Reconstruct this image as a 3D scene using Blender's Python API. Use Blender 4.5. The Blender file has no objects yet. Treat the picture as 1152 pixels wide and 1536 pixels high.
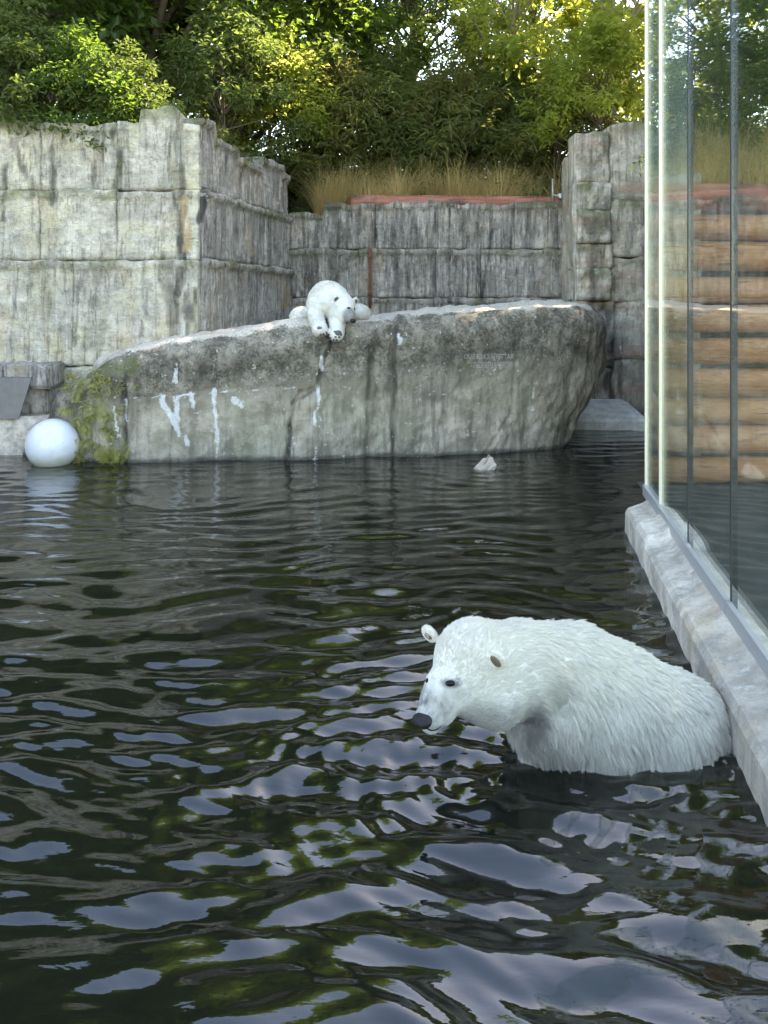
import bpy, math, random
import numpy as np
from mathutils import Vector

random.seed(7); RNG = np.random.default_rng(7)
scene = bpy.context.scene
COL = scene.collection
R = math.radians

# ------------------------------------------------------------------ camera, sky, sun, exposure
CAM_H, FPX, CX, HY = 2.4, 1247.0, 576.0, 455.0
cam_data = bpy.data.cameras.new('camera'); cam = bpy.data.objects.new('camera', cam_data); COL.objects.link(cam)
cam.location = (0, 0, CAM_H); cam.rotation_euler = (R(90), 0, 0)
cam_data.sensor_fit = 'AUTO'; cam_data.sensor_width = 36.0; cam_data.lens = 36.0 * FPX / 1536.0
cam_data.shift_y = -(768.0 - HY) / 1536.0
cam_data.clip_end = 3000; cam_data.clip_start = 0.05
scene.camera = cam
cy = scene.cycles
cy.max_bounces = 5; cy.diffuse_bounces = 2; cy.glossy_bounces = 3; cy.transmission_bounces = 4; cy.transparent_max_bounces = 10; cy.volume_bounces = 0

SUN_EL, SUN_AZ = 41.0, 46.0          # azimuth measured from +Y towards +X
world = bpy.data.worlds.new('World'); scene.world = world; world.use_nodes = True
wn = world.node_tree.nodes; wn.clear()
sky = wn.new('ShaderNodeTexSky'); sky.sky_type = 'NISHITA'; sky.sun_disc = False
sky.sun_elevation = R(SUN_EL); sky.sun_rotation = R(SUN_AZ)
sky.air_density = 1.0; sky.dust_density = 0.7; sky.ozone_density = 1.0
bg = wn.new('ShaderNodeBackground'); bg.inputs['Strength'].default_value = 0.15
wo = wn.new('ShaderNodeOutputWorld')
world.node_tree.links.new(sky.outputs[0], bg.inputs[0]); world.node_tree.links.new(bg.outputs[0], wo.inputs[0])

sun_data = bpy.data.lights.new('sun', 'SUN'); sun_data.energy = 4.0; sun_data.angle = R(0.55); sun_data.color = (1.0, 0.93, 0.80)
sun = bpy.data.objects.new('sun', sun_data); COL.objects.link(sun)
sdir = Vector((math.sin(R(SUN_AZ)) * math.cos(R(SUN_EL)), math.cos(R(SUN_AZ)) * math.cos(R(SUN_EL)), math.sin(R(SUN_EL))))
sun.rotation_euler = sdir.to_track_quat('Z', 'Y').to_euler(); sun.location = (20, 15, 30)

vs = scene.view_settings
vs.view_transform = 'Standard'; vs.look = 'None'; vs.gamma = 1.0; vs.use_curve_mapping = False
vs.exposure = 3.0
vs.use_white_balance = True; vs.white_balance_temperature = 7900; vs.white_balance_tint = 13

# ------------------------------------------------------------------ helpers
def P(x, y, D):
    return np.array([(x - CX) / FPX * D, D, CAM_H - (y - HY) / FPX * D])

def px_of(v):
    Y = np.maximum(v[:, 1], 0.1)
    return CX + FPX * v[:, 0] / Y, HY + FPX * (CAM_H - v[:, 2]) / Y

def _hash(ix, iy, iz, seed):
    h = (ix * 374761393 + iy * 668265263 + iz * 2147483647 + seed * 974634777) & 0xFFFFFFFF
    h = ((h ^ (h >> 13)) * 1274126177) & 0xFFFFFFFF
    h = h ^ (h >> 16)
    return (h & 0xFFFF) / 65535.0 * 2 - 1

def vnoise(p, seed=0):
    p = np.asarray(p, float)
    i = np.floor(p).astype(np.int64); f = p - i
    u = f * f * f * (f * (f * 6 - 15) + 10)
    out = 0
    for dx in (0, 1):
        wx = u[:, 0] if dx else 1 - u[:, 0]
        for dy in (0, 1):
            wy = u[:, 1] if dy else 1 - u[:, 1]
            for dz in (0, 1):
                wz = u[:, 2] if dz else 1 - u[:, 2]
                out = out + wx * wy * wz * _hash(i[:, 0] + dx, i[:, 1] + dy, i[:, 2] + dz, seed)
    return out

def fbm(p, seed=0, oct=4, lac=2.03, gain=0.5):
    p = np.asarray(p, float); a = 1.0; s = 0; t = 0
    for o in range(oct):
        s = s + a * vnoise(p, seed + o * 17); t += a
        p = p * lac + 3.7; a *= gain
    return s / t

def sstep(a, b, x):
    t = np.clip((x - a) / (b - a), 0, 1); return t * t * (3 - 2 * t)

def mesh_obj(name, verts, faces, mat=None, parent=None, smooth=True, attrs=None):
    me = bpy.data.meshes.new(name)
    verts = np.asarray(verts, dtype=np.float32)
    if isinstance(faces, np.ndarray):
        nf, k = faces.shape
        me.vertices.add(len(verts)); me.vertices.foreach_set('co', verts.ravel())
        me.loops.add(nf * k); me.loops.foreach_set('vertex_index', faces.astype(np.int32).ravel())
        me.polygons.add(nf); me.polygons.foreach_set('loop_start', np.arange(0, nf * k, k, dtype=np.int32))
        me.update(calc_edges=True)
    else:
        me.from_pydata([tuple(map(float, v)) for v in verts], [], faces); me.update()
    me.polygons.foreach_set('use_smooth', np.full(len(me.polygons), smooth))
    if attrs:
        for k_, v_ in attrs.items():
            a = me.attributes.new(k_, 'FLOAT', 'POINT'); a.data.foreach_set('value', np.asarray(v_, np.float32))
    me.validate()
    o = bpy.data.objects.new(name, me); COL.objects.link(o)
    if mat: me.materials.append(mat)
    if parent: o.parent = parent
    return o

def empty(name, loc=(0, 0, 0)):
    o = bpy.data.objects.new(name, None); COL.objects.link(o); o.location = loc; o.empty_display_size = 0.2
    return o

def adopt(root):
    """children were meshed in world space: keep them there under a root that sits at the thing's base"""
    def off(o):
        pass
    inv = Vector(root.location)
    for ch in root.children:
        ch.location = Vector(ch.location) - inv

def tag(o, label=None, cat=None, group=None, kind=None):
    if label: o['label'] = label
    if cat: o['category'] = cat
    if group: o['group'] = group
    if kind: o['kind'] = kind
    return o

def grid_faces(nu, nv, wrap=False):
    iu = np.arange(nu if wrap else nu - 1); iv = np.arange(nv - 1)
    U, V = np.meshgrid(iu, iv, indexing='ij'); U = U.ravel(); V = V.ravel(); U2 = (U + 1) % nu
    return np.stack([U * nv + V, U2 * nv + V, U2 * nv + V + 1, U * nv + V + 1], 1)

def box_vf(x0, x1, y0, y1, z0, z1):
    v = [(x0,y0,z0),(x1,y0,z0),(x1,y1,z0),(x0,y1,z0),(x0,y0,z1),(x1,y0,z1),(x1,y1,z1),(x0,y1,z1)]
    f = [(0,3,2,1),(4,5,6,7),(0,1,5,4),(1,2,6,5),(2,3,7,6),(3,0,4,7)]
    return v, f

def tube(points, radii, sides=10, rough=0, seed=0, cap=True):
    pts = np.asarray(points, float); n = len(pts); V = []
    up = np.array([0.13, 0.31, 1.0])
    for i in range(n):
        t = pts[min(i + 1, n - 1)] - pts[max(i - 1, 0)]; t /= np.linalg.norm(t) + 1e-9
        a = np.cross(t, up if abs(t @ up) < 0.98 * np.linalg.norm(up) else np.array([1, 0, 0.1])); a /= np.linalg.norm(a)
        b = np.cross(t, a)
        for k in range(sides):
            th = 2 * math.pi * k / sides
            V.append(pts[i] + radii[i] * (math.cos(th) * a + math.sin(th) * b))
    V = np.array(V)
    F = []
    for i in range(n - 1):
        for k in range(sides):
            k2 = (k + 1) % sides
            F.append((i * sides + k, i * sides + k2, (i + 1) * sides + k2, (i + 1) * sides + k))
    if cap:
        F.append(tuple(range(sides))[::-1]); F.append(tuple((n - 1) * sides + k for k in range(sides)))
    if rough:
        V = V + rough * fbm(V * 9, seed)[:, None] * (RNG.random((len(V), 3)) * .4 + .8)
    return V, F

def join_vf(parts):
    V = []; F = []; o = 0
    for v, f in parts:
        V.extend(list(map(tuple, v))); F.extend([tuple(i + o for i in g) for g in f]); o += len(v)
    return V, F

# ------------------------------------------------------------------ materials
def new_mat(name):
    m = bpy.data.materials.new(name); m.use_nodes = True
    nt = m.node_tree; nt.nodes.clear()
    out = nt.nodes.new('ShaderNodeOutputMaterial')
    return m, nt, out

class NB:
    def __init__(s, nt): s.nt = nt
    def n(s, t, **k):
        nd = s.nt.nodes.new(t)
        for a, v in k.items(): setattr(nd, a, v)
        return nd
    def l(s, a, b): s.nt.links.new(a, b)
    def noise(s, vec, scale, detail=4, rough=0.55, dist=0.0):
        nd = s.n('ShaderNodeTexNoise'); nd.inputs['Scale'].default_value = scale; nd.inputs['Detail'].default_value = detail
        nd.inputs['Roughness'].default_value = rough; nd.inputs['Distortion'].default_value = dist
        s.l(vec, nd.inputs['Vector']); return nd.outputs['Fac']
    def mapping(s, vec, scale=(1, 1, 1), rot=(0, 0, 0)):
        nd = s.n('ShaderNodeMapping'); nd.inputs['Scale'].default_value = scale; nd.inputs['Rotation'].default_value = rot
        s.l(vec, nd.inputs['Vector']); return nd.outputs[0]
    def ramp(s, fac, a, b, c0=0.0, c1=1.0):
        nd = s.n('ShaderNodeMapRange'); nd.interpolation_type = 'SMOOTHSTEP'
        nd.inputs['From Min'].default_value = a; nd.inputs['From Max'].default_value = b
        nd.inputs['To Min'].default_value = c0; nd.inputs['To Max'].default_value = c1
        s.l(fac, nd.inputs['Value']); return nd.outputs[0]
    def mix(s, fac, a, b, bt='MIX'):
        nd = s.n('ShaderNodeMix', data_type='RGBA', blend_type=bt)
        for sock, v in ((nd.inputs[0], fac), (nd.inputs[6], a), (nd.inputs[7], b)):
            if hasattr(v, 'links'): s.l(v, sock)
            elif isinstance(v, (tuple, list)): sock.default_value = (*v[:3], 1)
            else: sock.default_value = v
        return nd.outputs[2]
    def math(s, op, a, b=0.0, clamp=False):
        nd = s.n('ShaderNodeMath', operation=op, use_clamp=clamp)
        for sock, v in ((nd.inputs[0], a), (nd.inputs[1], b)):
            if hasattr(v, 'links'): s.l(v, sock)
            else: sock.default_value = v
        return nd.outputs[0]
    def schlick(s, f0, normal=None):
        lw = s.n('ShaderNodeLayerWeight'); lw.inputs['Blend'].default_value = 0.5
        if normal: s.l(normal, lw.inputs['Normal'])
        return s.math('ADD', s.math('MULTIPLY', s.math('POWER', lw.outputs['Facing'], 5.0), 1 - f0), f0, True)
    def pos(s): return s.n('ShaderNodeNewGeometry').outputs['Position']
    def attr(s, name): return s.n('ShaderNodeAttribute', attribute_name=name).outputs['Fac']
    def bump(s, h, strength=0.4, dist=0.02, normal=None):
        nd = s.n('ShaderNodeBump'); nd.inputs['Strength'].default_value = strength; nd.inputs['Distance'].default_value = dist
        s.l(h, nd.inputs['Height'])
        if normal: s.l(normal, nd.inputs['Normal'])
        return nd.outputs[0]
    def bsdf(s, col, rough=0.8, normal=None, spec=0.3, metallic=0.0):
        nd = s.n('ShaderNodeBsdfPrincipled')
        if hasattr(col, 'links'): s.l(col, nd.inputs['Base Color'])
        else: nd.inputs['Base Color'].default_value = (*col, 1)
        if hasattr(rough, 'links'): s.l(rough, nd.inputs['Roughness'])
        else: nd.inputs['Roughness'].default_value = rough
        nd.inputs['Specular IOR Level'].default_value = spec; nd.inputs['Metallic'].default_value = metallic
        if normal: s.l(normal, nd.inputs['Normal'])
        return nd

def concrete(name, light, dark, streak=(0.42, 0.62), streak_scale=5.0, amount=0.8, lichen=None, lichen_amt=0.5, rust_or_reflection=None, bump=0.7):
    m, nt, out = new_mat(name); b = NB(nt); p = b.pos()
    big = b.noise(p, 0.8, 4, 0.6)
    mid = b.noise(p, 4.0, 9, 0.72)
    fine = b.noise(p, 26.0, 8, 0.75)
    lay = b.noise(b.mapping(p, (1.2, 1.2, 6.0)), 2.4, 9, .74, .5)
    st = b.noise(b.mapping(p, (1, 1, 0.07)), streak_scale, 9, 0.70, 0.15)
    st2 = b.noise(b.mapping(p, (1, 1, 0.13)), streak_scale * 2.8, 8, 0.68, .1)
    drip = b.noise(b.mapping(p, (1, 1, 0.035)), streak_scale * 1.7, 7, 0.66)
    c = b.mix(b.ramp(mid, 0.36, 0.64), tuple(v * 0.62 for v in light), tuple(min(v * 1.22, .8) for v in light))
    c = b.mix(b.ramp(big, 0.44, 0.64, 0, 0.5), c, tuple(v * 0.58 for v in light))
    c = b.mix(b.ramp(b.noise(b.mapping(p, (1, 1, .6)), 1.3, 5, .6), 0.53, 0.66, 0, .4), c, (light[0] * 1.05, light[1] * .88, light[2] * .66))
    if lichen:
        lf = b.math('MULTIPLY', b.ramp(b.noise(p, 1.7, 7, 0.72), 0.44, 0.58), b.ramp(mid, 0.38, 0.58))
        c = b.mix(b.math('MULTIPLY', lf, lichen_amt), c, lichen)
    brk = b.ramp(mid, 0.33, 0.60, 0.25, 1.0)
    s1 = b.math('MULTIPLY', b.math('MULTIPLY', b.ramp(st, *streak), b.ramp(big, 0.3, 0.55, 0.3, 1.0)), b.math('MULTIPLY', brk, amount))
    dark = tuple(v * .62 for v in dark)
    c = b.mix(s1, c, dark)
    s3 = b.math('MULTIPLY', b.math('MULTIPLY', b.ramp(drip, 0.56, 0.68), brk), amount)
    c = b.mix(s3, c, tuple(v * 0.6 for v in dark))
    s2 = b.math('MULTIPLY', b.ramp(st2, 0.53, 0.63), 0.6 * amount)
    c = b.mix(s2, c, tuple(v * 0.9 for v in dark))
    wl = b.math('MULTIPLY', b.ramp(st2, 0.33, 0.43, 1.0, 0.0), 0.55)
    c = b.mix(wl, c, (0.66, 0.635, 0.57))
    if rust_or_reflection:
        rf = b.math('MULTIPLY', b.ramp(b.noise(b.mapping(p, (.2, .2, 1.4)), 2.6, 5), 0.50, 0.62), 0.6)  # level reddish bands: log reflections painted into the wall colour
        c = b.mix(rf, c, rust_or_reflection)
    c = b.mix(b.ramp(lay, .58, .70, 0, .5), c, tuple(v * .30 for v in light))
    c = b.mix(b.math('MULTIPLY', b.attr('dark'), 0.92), c, (0.035, 0.034, 0.03))
    c = b.mix(b.attr('moss'), c, b.mix(mid, (0.05, 0.065, 0.02), (0.16, 0.17, 0.05)))
    c = b.mix(b.attr('tan'), c, (0.45, 0.31, 0.16))
    lm = b.math('ADD', b.attr('lime'), b.math('ADD', b.math('MULTIPLY', b.math('SUBTRACT', mid, .5), 1.3), b.math('MULTIPLY', b.math('SUBTRACT', fine, .5), 1.1)))
    c = b.mix(b.math('MULTIPLY', b.math('MULTIPLY', b.ramp(lm, .38, .78), .72), b.ramp(b.attr('lime'), .08, .4)), c, (0.78, 0.78, 0.77))
    c = b.mix(b.ramp(fine, 0.56, 0.70, 0, 0.6), c, tuple(v * 0.25 for v in light))
    c = b.mix(b.ramp(fine, 0.30, 0.40, 0.4, 0.0), c, (0.66, 0.64, 0.58))
    h = b.math('ADD', b.math('MULTIPLY', mid, 0.9), b.math('MULTIPLY', fine, 0.45))
    h = b.math('ADD', h, b.math('MULTIPLY', lay, 1.0))
    h = b.math('ADD', h, b.ramp(b.noise(p, 14, 4, .6), 0.56, 0.66, 0.0, -0.5))
    nd = b.bsdf(c, 0.88, b.bump(h, bump, 0.06), 0.2)
    b.l(nd.outputs[0], out.inputs[0]); return m

def leaf_mat(name, c0, c1, trans, tfac=0.45, gloss=0.5):
    m, nt, out = new_mat(name); b = NB(nt)
    rnd = b.n('ShaderNodeNewGeometry').outputs['Random Per Island']
    big = b.noise(b.pos(), 0.55, 2)
    f = b.math('ADD', b.math('MULTIPLY', rnd, 0.6), b.math('MULTIPLY', b.ramp(big, .35, .65), 0.4))
    c = b.mix(f, c0, c1)
    pr = b.bsdf(c, gloss, None, 0.35)
    tr = b.n('ShaderNodeBsdfTranslucent'); t = b.mix(f, tuple(v * .75 for v in trans), trans); b.l(t, tr.inputs[0])
    mx = b.n('ShaderNodeMixShader'); mx.inputs[0].default_value = tfac
    b.l(pr.outputs[0], mx.inputs[1]); b.l(tr.outputs[0], mx.inputs[2]); b.l(mx.outputs[0], out.inputs[0]); return m

def simple(name, col, rough=0.6, spec=0.4, metallic=0.0, var=0.25, scale=12.0, bump=0.2):
    m, nt, out = new_mat(name); b = NB(nt); p = b.pos()
    n = b.noise(p, scale, 5, 0.6)
    c = b.mix(n, tuple(v * (1 - var) for v in col), tuple(min(v * (1 + var), 1) for v in col))
    nd = b.bsdf(c, rough, b.bump(n, bump, 0.01), spec, metallic)
    b.l(nd.outputs[0], out.inputs[0]); return m

M = {}
M['wall_pale'] = concrete('pale_stained_concrete', (0.58, 0.53, 0.43), (0.13, 0.115, 0.095), (0.52, 0.66), 3.2, 0.8, (0.50, 0.45, 0.23), 0.40)
M['wall_side'] = concrete('streaked_concrete', (0.45, 0.41, 0.35), (0.115, 0.103, 0.087), (0.42, 0.60), 6.0, 0.85)
M['wall_back'] = concrete('dark_streaked_concrete', (0.42, 0.38, 0.32), (0.09, 0.08, 0.068), (0.40, 0.60), 6.5, 0.9)
M['wall_right'] = concrete('warm_stained_concrete', (0.58, 0.52, 0.42), (0.13, 0.115, 0.10), (0.48, 0.66), 4.5, 0.75, (0.33, 0.32, 0.17), 0.35, rust_or_reflection=(0.42, 0.27, 0.20))  # reddish bands stand for reflected logs
M['ledge'] = concrete('pale_ledge_concrete', (0.68, 0.65, 0.60), (0.30, 0.28, 0.25), (0.6, 0.85), 3.0, 0.2, bump=0.3)
M['curb'] = concrete('curb_concrete', (0.56, 0.495, 0.405), (0.28, 0.24, 0.19), (0.55, 0.8), 3.0, 0.3, bump=0.4)

def rock_mat():
    m, nt, out = new_mat('boulder_concrete'); b = NB(nt); p = b.pos()
    big = b.noise(p, 0.8, 5, 0.6); mid = b.noise(p, 3.0, 10, 0.74); fine = b.noise(p, 24, 8, 0.75)
    st = b.noise(b.mapping(p, (1, 1, 0.12)), 4.5, 9, 0.7, 0.2)
    base = b.mix(b.ramp(mid, 0.36, 0.64), (0.29, 0.255, 0.19), (0.54, 0.48, 0.38))
    base = b.mix(b.ramp(st, 0.46, 0.62, 0, 0.75), base, (0.15, 0.14, 0.11))
    base = b.mix(b.ramp(big, 0.5, 0.62, 0, 0.35), base, (0.30, 0.30, 0.20))
    up = b.ramp(b.math('ADD', b.attr('upper'), b.math('MULTIPLY', b.math('SUBTRACT', mid, .5), 2.2)), 0.25, 0.70)
    dk = b.mix(b.ramp(b.math('ADD', mid, b.math('MULTIPLY', fine, .5)), 0.62, 0.88), (0.085, 0.076, 0.056), (0.32, 0.285, 0.22))
    c = b.mix(b.math('MULTIPLY', up, 0.92), base, dk)
    tp = b.ramp(b.math('ADD', b.attr('top'), b.math('MULTIPLY', b.math('SUBTRACT', mid, .5), 1.6)), 0.35, 0.65)
    topc = b.mix(b.ramp(fine, .38, .62), (0.44, 0.385, 0.30), (0.70, 0.64, 0.54))
    topc = b.mix(b.ramp(big, 0.5, 0.65, 0, .5), topc, (0.52, 0.38, 0.27))
    c = b.mix(tp, c, topc)
    c = b.mix(b.math('MULTIPLY', b.attr('dark'), 0.9), c, (0.045, 0.043, 0.037))
    c = b.mix(b.attr('moss'), c, b.mix(mid, (0.07, 0.085, 0.02), (0.20, 0.21, 0.06)))
    lm = b.math('ADD', b.attr('lime'), b.math('ADD', b.math('MULTIPLY', b.math('SUBTRACT', mid, .5), 1.3), b.math('MULTIPLY', b.math('SUBTRACT', fine, .5), 1.1)))
    c = b.mix(b.math('MULTIPLY', b.math('MULTIPLY', b.ramp(lm, .38, .78), .72), b.ramp(b.attr('lime'), .08, .4)), c, (0.80, 0.80, 0.79))
    c = b.mix(b.ramp(fine, 0.56, 0.68, 0, 0.6), c, (0.085, 0.08, 0.068))
    c = b.mix(b.ramp(b.noise(p, 14, 5, .6), 0.63, 0.69, 0, 0.75), c, (0.60, 0.57, 0.50))
    h = b.math('ADD', b.math('MULTIPLY', mid, 1.1), b.math('MULTIPLY', fine, 0.45))
    nd = b.bsdf(c, 0.86, b.bump(h, 0.75, 0.07), 0.25)
    b.l(nd.outputs[0], out.inputs[0]); return m
M['rock'] = rock_mat()

def soil_mat():
    m, nt, out = new_mat('soil_ground'); b = NB(nt); p = b.pos()
    n = b.noise(p, 2.2, 6, .65)
    c = b.mix(b.ramp(n, .35, .65), (0.045, 0.04, 0.025), (0.11, 0.105, 0.045))
    b.l(b.bsdf(c, 0.95, b.bump(n, .6, .1), .1).outputs[0], out.inputs[0]); return m
M['soil'] = soil_mat()
M['leaf_dark'] = leaf_mat('leaf_dark_green', (0.030, 0.060, 0.016), (0.075, 0.115, 0.026), (0.22, 0.36, 0.04), .5)
M['leaf_mid'] = leaf_mat('leaf_mid_green', (0.050, 0.078, 0.020), (0.105, 0.130, 0.034), (0.21, 0.29, 0.06), .46)
M['leaf_lime'] = leaf_mat('leaf_lime_green', (0.10, 0.14, 0.02), (0.20, 0.24, 0.035), (0.58, 0.64, 0.13), .58)
M['leaf_olive'] = leaf_mat('leaf_olive', (0.075, 0.09, 0.02), (0.16, 0.16, 0.042), (0.30, 0.30, 0.08), .45)
M['reflected_fern'] = leaf_mat('reflected_fern_green', (0.16, 0.17, 0.04), (0.40, 0.38, 0.12), (0.40, 0.40, 0.08), .35)
M['grass_dry'] = leaf_mat('dry_straw', (0.45, 0.33, 0.13), (0.70, 0.54, 0.26), (0.70, 0.52, 0.20), .45, .7)
M['bark'] = simple('bark', (0.15, 0.115, 0.085), .9, .15, 0, .5, 18, .8)
M['bark_pale'] = simple('bark_pale', (0.34, 0.29, 0.22), .85, .15, 0, .35, 14, .6)
M['steel'] = simple('brushed_aluminium', (0.66, 0.60, 0.46), .38, .5, .25, .08, 40, .05)
M['steel_grey'] = simple('grey_aluminium', (0.42, 0.42, 0.41), .45, .5, .5, .12, 40, .05)
M['seal'] = simple('black_rubber_seal', (0.03, 0.03, 0.032), .5, .4, 0, .2, 30, .1)
M['rust_or_reflection'] = simple('rusty_pipe', (0.16, 0.065, 0.04), .85, .2, 0, .4, 20, .4)
M['dark_sheet'] = simple('dark_sheet_metal', (0.13, 0.12, 0.11), .5, .5, .2, .35, 8, .2)
M['paver'] = simple('dark_paving', (0.05, 0.055, 0.05), .7, .3, 0, .4, 3, .3)
M['stone_pale'] = simple('pale_floating_stone', (0.40, 0.33, 0.26), .8, .3, 0, .25, 10, .5)
M['white_paint'] = simple('white_paint', (0.75, 0.75, 0.73), .5, .4, 0, .08, 20, .05)
M['letter'] = simple('reflected_letters', (0.36, 0.345, 0.31), .9, .1, 0, .35, 30, .1)  # pale tone of the reflected text

def log_mat():
    m, nt, out = new_mat('peeled_log'); b = NB(nt); p = b.pos()
    g = b.noise(b.mapping(p, (0.6, 5, 9)), 3.5, 6, .65, .3)
    k = b.noise(b.mapping(p, (1, 2, 2)), 1.6, 4)
    rnd = b.n('ShaderNodeObjectInfo').outputs['Random']
    c = b.mix(b.ramp(g, .3, .7), (0.27, 0.095, 0.03), (0.52, 0.235, 0.085))
    c = b.mix(b.math('MULTIPLY', b.ramp(k, .45, .65), .6), c, (0.50, 0.28, 0.13))
    c = b.mix(b.math('MULTIPLY', rnd, .45), c, (0.44, 0.22, 0.12))
    c = b.mix(b.ramp(g, .56, .66, 0, .85), c, (0.07, 0.03, 0.012))
    kn = b.noise(b.mapping(p, (1, 3, 4)), 3.0, 8, .7)
    c = b.mix(b.ramp(kn, .54, .64, 0, .7), c, (0.12, 0.055, 0.022))
    b.l(b.bsdf(c, .6, b.bump(g, .5, .02), .35).outputs[0], out.inputs[0]); return m
M['log'] = log_mat()

def red_log_mat():
    m, nt, out = new_mat('red_log'); b = NB(nt); p = b.pos()
    g = b.noise(b.mapping(p, (0.4, 4, 6)), 3, 6, .65, .3); k = b.noise(p, .9, 3)
    c = b.mix(b.ramp(g, .3, .7), (0.24, 0.085, 0.055), (0.46, 0.19, 0.13))
    c = b.mix(b.ramp(k, .5, .62, 0, .9), c, (0.05, 0.035, 0.03))
    b.l(b.bsdf(c, .7, b.bump(g, .4, .02), .3).outputs[0], out.inputs[0]); return m
M['log_red'] = red_log_mat()

def ball_mat():
    m, nt, out = new_mat('white_plastic_ball'); b = NB(nt); p = b.pos()
    z = b.n('ShaderNodeSeparateXYZ'); b.l(p, z.inputs[0])
    n = b.noise(p, 7, 5, .6); sc = b.noise(p, 45, 4, .7)
    low = b.math('ADD', z.outputs[2], b.math('MULTIPLY', b.math('SUBTRACT', n, .5), .25))
    c = b.mix(b.ramp(low, 0.02, 0.22, 0.85, 0.0), (0.62, 0.63, 0.65), (0.40, 0.40, 0.27))
    c = b.mix(b.ramp(sc, .55, .68, 0, .5), c, (0.38, 0.37, 0.33))
    c = b.mix(b.ramp(n, .5, .7, 0, .35), c, (0.44, 0.43, 0.37))
    b.l(b.bsdf(c, .38, b.bump(n, .08, .01), .5).outputs[0], out.inputs[0]); return m
M['ball'] = ball_mat()

def glass_mat():
    m, nt, out = new_mat('clear_pane_glass'); b = NB(nt)
    tr = b.n('ShaderNodeBsdfTransparent'); tr.inputs[0].default_value = (0.90, 0.95, 0.92, 1)
    gl = b.n('ShaderNodeBsdfGlossy'); gl.inputs['Roughness'].default_value = 0.0; gl.inputs[0].default_value = (1, 1, 1, 1)
    mx = b.n('ShaderNodeMixShader'); b.l(b.schlick(.035), mx.inputs[0]); b.l(tr.outputs[0], mx.inputs[1]); b.l(gl.outputs[0], mx.inputs[2])
    df = b.n('ShaderNodeBsdfDiffuse'); df.inputs[0].default_value = (0.6, 0.62, 0.58, 1)
    dm = b.noise(b.mapping(b.pos(), (1, 1, .2)), 6, 5, .7)
    mx2 = b.n('ShaderNodeMixShader'); b.l(b.ramp(dm, .35, .8, 0.004, 0.03), mx2.inputs[0])
    b.l(mx.outputs[0], mx2.inputs[1]); b.l(df.outputs[0], mx2.inputs[2])
    b.l(mx2.outputs[0], out.inputs[0]); return m
M['glass'] = glass_mat()

def water_mat():
    m, nt, out = new_mat('pool_water'); b = NB(nt); p = b.pos()
    n1 = b.noise(b.mapping(p, (0.55, 1.5, 1)), 7.0, 3, .5, .6)
    n2 = b.noise(b.mapping(p, (0.6, 2.0, 1)), 22.0, 2, .5)
    h = b.math('ADD', b.math('MULTIPLY', n1, 1.0), b.math('MULTIPLY', n2, .18))
    nrm = b.bump(h, 0.07, 0.05)
    tr = b.n('ShaderNodeBsdfTransparent'); tr.inputs[0].default_value = (0.34, 0.35, 0.27, 1)
    df = b.n('ShaderNodeBsdfDiffuse'); df.inputs[0].default_value = (0.009, 0.010, 0.007, 1)
    mx0 = b.n('ShaderNodeMixShader'); mx0.inputs[0].default_value = .72
    b.l(tr.outputs[0], mx0.inputs[1]); b.l(df.outputs[0], mx0.inputs[2])
    gl = b.n('ShaderNodeBsdfGlossy'); gl.inputs['Roughness'].default_value = 0.02; gl.inputs[0].default_value = (1, 1, 1, 1); b.l(nrm, gl.inputs['Normal'])
    mx = b.n('ShaderNodeMixShader'); b.l(b.schlick(.060, nrm), mx.inputs[0])
    b.l(mx0.outputs[0], mx.inputs[1]); b.l(gl.outputs[0], mx.inputs[2]); b.l(mx.outputs[0], out.inputs[0])
    return m
M['water'] = water_mat()

def bear_skin():
    m, nt, out = new_mat('bear_underfur'); b = NB(nt); p = b.pos()
    n = b.noise(b.mapping(p, (1, 1, .5)), 40, 5, .7); k = b.noise(p, 6, 4)
    c = b.mix(b.ramp(k, .35, .7), (0.66, 0.645, 0.58), (0.54, 0.52, 0.45))
    c = b.mix(b.math('MULTIPLY', b.attr('dirt_shade'), b.ramp(n, .2, .6, .6, 1.0)), c, (0.060, 0.055, 0.052))  # dirt, face marks and painted shade darken the underfur
    b.l(b.bsdf(c, .85, b.bump(n, .5, .012), .2).outputs[0], out.inputs[0]); return m
M['bear'] = bear_skin()
def fur_mat():
    m, nt, out = new_mat('bear_fur'); b = NB(nt)
    at = b.n('ShaderNodeAttribute', attribute_name='tint').outputs['Fac']
    hi = b.n('ShaderNodeHairInfo').outputs['Random']
    c = b.mix(hi, (0.56, 0.525, 0.44), (0.76, 0.72, 0.625))
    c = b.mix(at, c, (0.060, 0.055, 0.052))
    pr = b.bsdf(c, .5, None, .35)
    tr = b.n('ShaderNodeBsdfTranslucent'); b.l(c, tr.inputs[0])
    mx = b.n('ShaderNodeMixShader'); mx.inputs[0].default_value = .14
    b.l(pr.outputs[0], mx.inputs[1]); b.l(tr.outputs[0], mx.inputs[2]); b.l(mx.outputs[0], out.inputs[0]); return m
M['fur'] = fur_mat()
M['nose'] = simple('wet_black_nose', (0.014, 0.012, 0.012), .55, .25, 0, .3, 60, .3)
M['eye'] = simple('dark_eye', (0.006, 0.005, 0.005), .2, .2, 0, .1, 20, 0)
M['ear_in'] = simple('inner_ear', (0.12, 0.10, 0.07), .9, .1, 0, .5, 60, .5)
M['pad'] = simple('paw_pad', (0.10, 0.10, 0.105), .8, .2, 0, .3, 40, .3)
M['claw'] = simple('claw', (0.05, 0.045, 0.04), .4, .4, 0, .2, 40, .1)

# ------------------------------------------------------------------ the setting: ground, visitor floor, water
GL_A, GL_B = 1.445, 0.1565            # glass line  X = A + B*Y
CURB_A = 1.17
GLASS_END = 9.05
LOG_Y = 9.6

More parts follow.
